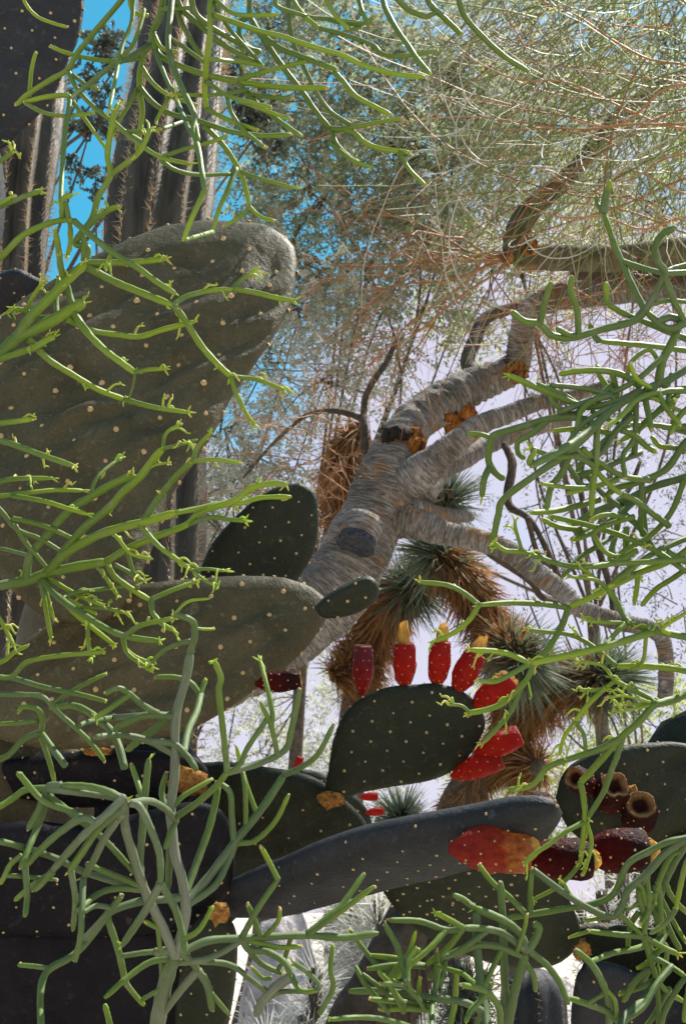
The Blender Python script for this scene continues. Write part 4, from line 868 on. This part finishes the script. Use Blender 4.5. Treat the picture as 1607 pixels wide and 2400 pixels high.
S_BUSH = """@7
70 700,1330 715,1200 740,1050 775,920 800,865
44 800,865 835,740 850,640 830,500 800,400 790,300 780,200 790,100 800,0 800,-170 810,-270 850,-410 870,-530
30 870,-530 890,-610 880,-670 820,-695 790,-700
42 800,860 740,720 680,600 640,500 610,400 580,300 570,230 572,150
22 868,-580 800,-560 740,-530 690,-480
14 795,-700 860,-760 960,-775
14 885,-640 930,-635 980,-635
34 800,-235 660,-240 520,-175
34 805,-260 740,-200 640,-130 580,-80
30 800,-60 690,-120 600,-145 520,-150 430,-140
32 690,-120 790,-110 850,-60 900,10
26 915,-335 870,-390 800,-415 710,-415
32 840,-70 860,-170 900,-260 918,-335
26 915,-340 940,-405
28 720,-250 650,-290 590,-340 540,-365 480,-340
26 590,-335 500,-270 440,-230
34 570,0 540,-110 510,-170 450,-220 400,-260 330,-285 230,-275
28 450,-225 650,-240 770,-245
22 230,-275 300,-330 400,-390 485,-430
24 50,-415 200,-370 350,-340 485,-305
24 -50,-425 50,-415 120,-480 250,-510 480,-530
24 -40,-335 100,-335 195,-325 260,-260 350,-180 420,-110 480,-30
30 300,-10 240,-90 188,-165
28 188,-165 110,-130 40,-60 -20,-30
26 188,-168 195,-230 170,-270 110,-280 85,-255
22 170,-215 80,-205 -30,-200
24 190,-140 230,-20 250,60
24 520,-230 400,-210 360,-190
34 572,150 500,110 400,85 280,80
36 572,160 540,240
36 568,130 500,200 400,290 300,400 240,470
34 560,180 450,280 380,380 320,470
34 560,205 480,320 430,420 385,500
34 440,250 380,230 280,290 190,370 115,450
34 280,80 220,90 180,190 130,280
30 220,120 180,250 130,370 95,460
30 220,92 120,100 60,140 -20,190
32 220,95 350,110 500,130 565,150
30 90,20 100,40 200,150 330,200 430,270
28 230,130 330,210 480,330 600,460 635,490
30 650,550 400,480 250,410 100,360 -20,330
30 640,535 520,490 400,440
28 325,470 345,600 335,740
28 383,500 375,650 370,760 345,885
28 115,450 125,580 115,680
28 240,470 190,530 155,560
26 240,480 170,520 120,560 70,605
24 0,530 20,500 50,440 100,400
20 260,510 160,500 30,490
30 655,555 540,550 450,575 360,650
34 840,590 760,600 640,610 520,650 480,690 400,790 330,860 240,910 200,960 185,1050 190,1200
22 225,915 150,905 85,900
30 490,680 540,830 570,960 580,990
24 580,990 620,1040 660,1085
32 560,580 480,680 390,780
24 515,640 440,630 380,660
34 600,160 640,180 690,280 730,400 735,530
32 790,260 780,300 775,400 770,550
36 735,530 660,660 560,810
34 735,530 755,560 800,640 830,740 850,850
28 805,240 780,300 755,370
32 575,165 680,150 760,190 805,240
34 845,580 900,430 960,260 1000,80
38 845,620 960,490 1080,330 1200,180 1300,30
32 850,630 980,540 1040,430 1085,325
24 1090,345 1170,330 1260,240 1320,120
28 1070,345 1060,220 1050,110 990,60
30 795,230 900,160 980,90 1040,20
30 1040,20 1180,-20 1300,-80 1330,-170 1370,-360
24 1270,-50 1240,-190 1190,-300
22 1240,-190 1245,-250 1220,-370 1190,-490
24 1225,-230 1130,-90 1100,-20 1050,20
28 1040,20 1020,-170 1000,-350 1010,-410 980,-490
26 1300,30 1370,0 1450,-60 1525,-200
22 1170,200 1120,60 1080,-100
22 1125,270 1120,100 1110,20
24 795,170 850,120 970,50
34 815,850 950,790 1100,780 1250,770 1400,765 1568,775 1725,755
30 800,890 910,880 1000,850 1110,785
28 1400,762 1500,680 1566,620 1665,480
26 1400,765 1550,660 1710,540
28 1105,775 1180,640 1270,510
24 1270,510 1230,430 1190,355
26 1190,770 1160,690 1130,620
22 1210,770 1270,700 1280,640
24 1120,785 1200,805 1280,820 1375,815
32 1110,785 1140,830 1220,840 1300,890 1330,950
28 1115,800 1190,890 1290,940
44 1330,955 1260,1000 1200,1070 1170,1130
24 1330,955 1380,1020 1455,1015
24 1455,1015 1450,980 1400,930 1340,890
24 1200,1070 1280,1025 1380,1020
26 900,882 1050,900 1150,970 1230,1030
22 1330,770 1300,870 1270,920
24 1460,1120 1520,1010 1510,920 1520,810
26 790,850 700,840 550,860
34 710,842 800,835 870,880 905,925
36 905,925 830,1010 740,1130
34 905,925 950,1000 970,1110
28 775,870 680,890 580,960 480,1050
22 735,855 720,720 700,680
22 735,870 740,940 740,1000 650,1060
24 835,785 910,740 975,630
24 750,745 700,720 660,700
22 965,1030 1050,1130
28 520,1260 500,1160 480,1080
20 1240,960 1200,960 1150,910
34 680,-40 660,150 650,300 640,440 655,540
28 760,20 740,120 780,230
26 600,-20 640,100 660,180
"""
S_CENTRE = """@8
44 730,1360 750,1200 790,1000 835,850
38 845,840 800,750 720,690 600,640
28 600,640 550,600 505,580
36 845,835 880,780 895,730 870,710
32 835,835 740,760 650,735 550,730
26 550,730 480,690 420,660
28 545,735 480,820 380,900
28 545,735 470,740 350,700 210,695
26 470,742 400,820 320,890 250,960
24 378,905 250,870 110,855
26 375,905 240,900 110,920
28 285,990 280,930 250,820 190,710
40 680,1320 660,1200 640,1050 620,900 610,780 610,660
36 745,1250 760,1180 740,1000 735,860 730,700 720,520
30 850,835 930,900 990,980 1030,1080
28 820,860 720,820 620,810 540,840 440,870
24 825,880 870,950 880,1020
24 645,1000 690,900 725,830
32 650,1120 550,1070 400,1050 200,1020 30,1020
28 410,1060 430,960 430,830
26 410,1085 280,1070 120,1055
24 405,1110 300,1100 170,1105
22 270,990 220,985 170,990
22 330,1035 280,995 230,970
26 405,1300 405,1200 410,1060
24 400,1210 190,1150 60,1140 -60,1150
30 720,1180 710,1090 650,1020 540,990
28 490,1280 490,1180 510,1080 520,930
22 345,1045 350,960
22 440,1000 450,980 470,880
20 790,850 830,730 840,670
"""
S_RIGHTLOW = """@8
30 1640,300 1568,320 1480,340 1400,380 1300,440 1240,570 1150,620 1000,645 850,670 750,685
26 840,672 760,590 680,520 620,440
24 856,668 855,560 865,460
32 1650,300 1560,330 1470,390 1390,480 1300,560 1270,640 1220,680 1100,630 980,550 870,465
34 1640,330 1560,360 1480,500 1430,640
26 1540,380 1500,400 1450,500 1420,600
28 1385,490 1395,620 1370,770
26 1370,770 1250,760 1120,745
18 1125,745 1030,775
28 1370,770 1460,820 1530,850
26 1372,775 1400,860 1430,960 1480,1020 1560,1070
26 1400,855 1500,910 1560,950
24 1250,660 1330,730 1370,770
38 1230,1290 1290,1140 1370,1060 1432,975
32 1215,1160 1210,1060 1180,970 1130,890 1060,830
30 1432,975 1440,910
24 1440,1280 1440,1180 1440,1060 1432,980
30 1290,1140 1250,1150 1200,1110 1120,1080 1030,1050
20 1250,1145 1240,1060 1200,1010
24 1425,640 1450,780 1480,830 1460,950
28 1440,620 1500,760 1540,830
22 1450,590 1520,720 1568,800
22 1340,530 1360,540 1385,600
20 1290,650 1400,590 1440,560
26 1600,380 1560,460 1520,640
18 1230,675 1160,690 1100,700
18 1090,625 1040,580 1010,530
26 1460,1240 1460,1140 1520,1020 1568,950
20 1200,1030 1180,1040 1110,1080
"""
S_RIGHTTHIN = """@6
40 1760,760 1640,800 1568,830 1500,860 1420,880
32 1420,880 1350,960 1270,1030 1200,1110 1120,1200 1085,1235
26 1085,1235 1100,1320 1105,1410 1085,1600
28 1265,1035 1180,1080 1060,1120 970,1150 920,1180 860,1250 750,1270
26 1280,1025 1250,1120 1230,1170 1190,1280 1110,1410
22 1105,1415 1020,1460 940,1520 880,1560 825,1610
18 1110,1410 1135,1510 1110,1620 1095,1660
20 1085,1600 1040,1660 970,1720 870,1770
34 1720,610 1640,590 1560,570 1440,545 1310,510
28 1310,510 1280,470 1250,410 1205,350
18 1205,350 1150,310 1030,295
20 1205,348 1120,280 1080,250
20 1300,508 1200,505 1110,495
32 1420,545 1250,600 1100,640 960,670 855,692
26 855,692 760,650 680,635 580,630
24 855,692 760,745 690,775 620,770
24 1290,510 1240,560 1200,610
30 1730,90 1640,130 1500,220 1350,280 1210,350 1110,400 1025,435
26 1025,435 900,420 760,415 620,425
24 620,425 560,375 480,335 350,320
24 620,425 580,490 510,550 420,590
28 1030,435 1000,520 940,620 880,690 830,780 740,870 650,905 570,920
24 815,800 760,920 700,990 640,1055
16 580,918 540,885 475,880
30 1740,760 1640,740 1500,715 1370,705 1250,705
22 1250,705 1150,620 1050,565 950,550 850,540
24 1420,870 1400,850 1300,800 1240,770
18 1240,770 1180,700 1080,685
20 1240,775 1180,810 1080,815
22 1200,800 1110,890 1060,960
18 1060,960 1010,1030 990,1110
20 1060,955 1100,1020 1110,1110
14 1410,878 1300,880 1230,890
14 1405,870 1290,840 1200,850
14 1410,882 1300,905 1240,915
18 1385,560 1370,680 1320,720
26 1740,190 1640,205 1450,225 1250,235 1100,255
24 1105,255 1000,240 900,210 820,185 740,175 690,140
16 820,185 790,80 785,40
26 1730,350 1568,270 1450,190 1350,140 1220,90 1080,50 950,20
20 1500,560 1460,530 1568,460
"""
S_RIGHT = """@4
36 1740,420 1640,470 1500,560 1370,610
30 1370,608 1290,550 1200,525 1080,525 990,540
34 1370,612 1240,670 1100,695
30 1095,692 1000,650 880,600 760,545
22 1085,690 1020,640 890,585
38 1365,612 1230,700 1100,820 990,890 860,960
34 1150,775 1080,740 960,740 820,780 700,815 675,850 665,930 690,985 735,1020
22 680,832 630,815 570,810
30 672,960 645,1020 635,1100
26 950,742 850,820 800,850 800,900 830,925
32 1220,710 1050,880 880,1000 735,1110 710,1180 695,1250 678,1335
26 1360,615 1280,760 1180,860 1080,960 1090,1000 1140,1010
30 1170,760 1160,800 1155,950 1140,1060 1135,1180
28 1372,612 1390,700 1410,800
20 1390,640 1430,655 1500,690 1568,720
26 1380,610 1430,620 1480,700 1540,770
24 1720,800 1640,790 1480,780 1390,770 1260,770
20 1740,860 1640,830 1500,790 1430,770
32 1700,760 1568,850 1480,970 1360,1030 1250,1060 1200,1100
34 1740,950 1568,1010 1430,1050 1300,1110 1150,1170 1050,1230
30 1050,875 1000,990 950,1060 930,1160
26 1055,870 1130,950 1200,1030 1270,1090
24 1340,660 1330,830 1280,910 1290,1020
20 1130,1060 1000,1055 900,1040
26 870,955 850,940 880,890
26 1230,530 1250,640 1180,560 1160,500
26 1240,665 1220,640 1100,605 950,590
24 1100,700 1040,720 960,670 930,590
38 1540,300 1510,380 1460,480 1440,590
24 1440,585 1480,590 1500,540
22 1370,608 1400,600 1340,560 1310,490
20 1450,500 1400,430 1320,480 1300,540
26 1490,430 1350,560 1200,640 1110,690
28 1720,470 1640,440 1550,430 1400,410 1170,390
28 1170,390 1140,350 1130,310
26 1740,620 1600,600 1500,620 1480,690
34 1700,180 1568,300 1480,330 1380,250
34 1380,250 1320,300 1200,330 1080,365 1020,375 950,360 900,310 830,300 770,255
30 900,308 920,220 950,120
28 1075,362 1070,250 1040,160 1045,90
28 1060,368 1030,360 975,330
34 1380,248 1430,170 1470,80 1440,30 1425,-40 1460,-100 1520,-130
28 1378,248 1320,130 1270,20 1230,-80 1190,-200
36 1190,-200 1200,-270 1208,-300
26 1206,-290 1222,-340
20 1188,-210 1160,-240 1160,-275
26 1275,25 1370,55 1465,80
26 1470,80 1568,75 1680,70
26 1465,85 1500,60 1568,40 1660,0
28 1470,90 1510,200 1560,300
20 1385,230 1480,205 1568,210 1680,215
28 1680,420 1520,360 1400,310 1300,270 1208,220
26 1208,220 1203,170 1200,120
34 1440,300 1500,280 1568,310 1680,360
24 1530,365 1480,340 1420,290
24 1330,1190 1160,1250 1170,1320 1230,1370 1330,1370
28 1300,1110 1270,1170 1240,1290 1215,1390
24 1365,1030 1360,1170 1365,1280
26 1560,1020 1500,1170 1400,1280 1270,1360 1320,1420
26 1370,1070 1380,1250 1420,1340 1480,1390
28 1700,1230 1568,1290 1400,1370 1210,1510
"""
def parse(txt):
    out = []; t = 1
    for ln in txt.strip().split('\n'):
        if ln[0] == '@': t = int(ln[1:]); continue
        a = ln.split(); ox, oy = TO[t]
        out.append((float(a[0])/1.95, [(ox+float(q.split(',')[0])/1.95, oy+float(q.split(',')[1])/1.95) for q in a[1:]]))
    return out
def blob(c, ax, r, L, sides=5):
    """one tiny pointed leaf"""
    p = np.array([c, c+ax*L*.35, c+ax*L*.75, c+ax*L]); return tube(p, np.array([.6, 1, .8, .2])*r, sides)
def tuft(stem, tip, ax, px, leafy):
    b = MB(); n = random.randint(3, 5) if leafy else 3
    for k in range(n):
        d = nrm(ax*(.7 if leafy else .35)+np.array([random.gauss(0, .6) for _ in range(3)]))
        L = px*(random.uniform(8, 24) if leafy else random.uniform(4, 8)); r = px*(random.uniform(2., 3.2) if leafy else random.uniform(2.4, 4.2))
        V, F, tc = blob(tip-ax*px*2, d, r, L); b.add(V, F, tc)
    b.build('bud_tuft', M['bud'] if leafy or random.random() < .35 else M['scab'], stem)
def pencil(name, label, lines, d, foot, leafy=.5, wander=.16, age0=.5, grey=1., group='pencil cacti around the prickly pears', link=None, via=None):
    """a plant of traced jointed stems; each joint takes over its parent's distance"""
    base = np.array(foot, float); t = thing(name, label, 'pencil cactus', base, group)
    done = []; roots = []
    for i, (wd, pts) in enumerate(lines):
        pts = list(pts); px = np.array(pts)
        def near(q, lim):
            best = (lim, None)
            for c in done:
                k = np.hypot(c[:, 0]-q[0], c[:, 1]-q[1]); j = int(k.argmin())
                if k[j] < best[0]: best = (k[j], c[j, 2])
            return best[1]
        a = near(px[0], 16); b = near(px[-1], 11)
        off = min(px[0][0], 1607-px[0][0], px[0][1], 2400-px[0][1]) < 0
        if a is None and b is not None and not off: px = px[::-1]; a, b = b, None
        ln = np.hypot(*np.diff(px, axis=0).T).sum()
        da = a if a is not None else d+random.uniform(-.07, .10)
        db = b if b is not None else da+random.uniform(-1, .8)*wander*ln/400
        db = max(d-.20, min(d+.24, db))
        s = np.concatenate([[0], np.cumsum(np.hypot(*np.diff(px, axis=0).T))]); s = s/s[-1]
        dd = da+(db-da)*s+np.sin(s*math.pi*random.uniform(.8, 1.6))*random.uniform(-.02, .02)*min(1, ln/300)
        dd[0] = da
        if b is not None: dd[-1] = b
        c = crom(np.column_stack([px, dd]), 7); done.append(c)
        p = P(c[:, 0], c[:, 1], c[:, 2]); u = np.linspace(0, 1, len(p))
        r = 1.1*wd/2*PX(c[:, 2])*(1.0-.14*u); r = r*(1+.05*np.sin(u*40+i))
        if a is not None: r[0] *= 1.1
        if b is None: r[-1] *= .62; r[-2] *= .92
        V, F, tc = tube(p, r, 9)
        ag = np.clip(age0+(wd-13)/26*grey, .12, 1); ag = ag+random.uniform(-.2, .14)
        av = np.clip(ag-(.30 if b is None else .05)*u, 0, 1); av = np.concatenate([np.repeat(av, 9), [av[0], av[-1]]])
        o = mk('stem', V, F, M['stem'], t, attrs={'tc': tc, 'age': av})
        if a is None and off: roots.append((c[0], r[0]))
        tip = c[-1]
        if b is None and -5 < tip[0] < 1612 and -5 < tip[1] < 2405:
            ax = nrm(p[-1]-p[-2]); q = PX(tip[2])
            if random.random() < leafy: tuft(o, p[-1], ax, q, True)
            elif random.random() < .8: tuft(o, p[-1], ax, q, False)
            if leafy > .5:                      # young sprigs along the last part
                for k in range(random.randint(1, 4)):
                    bb = MB(); j = random.randint(len(p)//3, len(p)-2); dr = nrm(nrm(p[j+1]-p[j])*.5+np.array([random.gauss(0, .5) for _ in range(3)]))
                    L = q*random.uniform(10, 42); e = p[j]+dr*L
                    V, F, tc = tube(crom([p[j], p[j]+dr*L*.5+np.array([0, 0, .004]), e], 4), q*np.linspace(3.6, 2.2, 9), 6); bb.add(V, F, tc)
                    for h in range(2):
                        V, F, tc = blob(e-dr*q*2, nrm(dr+np.array([random.gauss(0, .6) for _ in range(3)])), q*2, q*random.uniform(8, 16)); bb.add(V, F, tc)
                    bb.build('sprig', M['bud'], o)
    # the stock below: joins the outer stems and stands on the ground
    stock = []
    head = link if link is not None else base+np.array((0, 0, max(.5, min(P(*c)[2] for c, _ in roots)-.25))) if roots else None
    if head is not None:
        way = [base-np.array((0, 0, .05)), base*.5+head*.5+np.array((.03, .02, 0)), head] if via is None else [base-np.array((0, 0, .05))]+[np.array(v) for v in via]+[head]
        way = crom(way, 6); V, F, tc = tube(way, np.linspace(.045, .03, len(way)), 10)
        mk('stock', V, F, M['stem'], t, attrs={'tc': tc, 'age': np.ones(len(V))})
        for c, r in roots:
            q = P(*c); mid = (q+head)/2+((q-head)*np.array((.25, .25, -.1)) if via is None else np.array((0, 0, .05)))
            V, F, tc = tube(crom([head, mid, q], 6), np.linspace(max(.012, r*1.3), r, 13), 9)
            mk('branch', V, F, M['stem'], t, attrs={'tc': tc, 'age': np.full(len(V), .9)})
    return t
def extra(n, box, w, seed):
    """further stems of the same habit deeper in the bush"""
    r = random.Random(seed); out = []
    for i in range(n):
        x = r.uniform(box[0], box[2]); y = r.uniform(box[1], box[3]); a = r.uniform(box[4], box[5]); L = r.uniform(70, 190); pts = [(x, y)]
        for k in range(3):
            a += r.gauss(0, .28); x += math.cos(a)*L/3; y += math.sin(a)*L/3; pts.append((x, y))
        out.append((r.uniform(*w), pts))
    return out
pencil('pencil_cactus', 'leafless pencil cactus hanging in a tangle over the fat ribbed columns', parse(S_HANG), 1.28, (-1.25, 1.0, 0), .06, .2, .42, 1, link=P(420, -330, 1.22), via=[(-1.2, 1.0, 1.5), (-.9, .9, 2.5)])
pencil('pencil_cactus', 'pencil cactus with one thick stem and open forks before the largest pad', parse(S_LEFT), 1.12, (-.62, 1.12, 0), .75, .14, .34, .35)
pencil('pencil_cactus', 'pencil cactus with budding yellow-green sprigs across the two broad olive pads', parse(S_MID), 1.16, (-.66, 1.30, 0), .7, .14, .36, .4)
pencil('pencil_cactus', 'dense grey-green pencil cactus bush rising before the old dark pads', parse(S_BUSH), 1.05, (-.16, .98, 0), .12, .16, .54, 1.3)
pencil('pencil_cactus', 'low pencil cactus bush with blunt blue-green fingers above the small blue column', parse(S_CENTRE)+extra(14, (900, 2290, 1130, 2420, -2.6, -.6), (11, 14), 4), 1.04, (.06, .95, 0), .05, .14, .48, 1.1)
pencil('pencil_cactus', 'pencil cactus arching thick grey stems over the pad with a pale rim', parse(S_RIGHTLOW)+extra(16, (1480, 2050, 1620, 2330, 1.2, 2.6), (12, 15), 7), 1.06, (.62, 1.02, 0), .1, .14, .5, 1.1)
pencil('pencil_cactus', 'thin bright green pencil cactus reaching across the red fruits', parse(S_RIGHTTHIN), 1.14, (.66, 1.22, 0), .7, .12, .34, .7)
pencil('pencil_cactus', 'bushy pencil cactus crowding in front of the bare grey limb', parse(S_RIGHT)+extra(34, (1380, 900, 1640, 1330, 2.2, 3.9), (12, 16), 9), 1.20, (.78, 1.36, 0), .12, .16, .46, 1.)
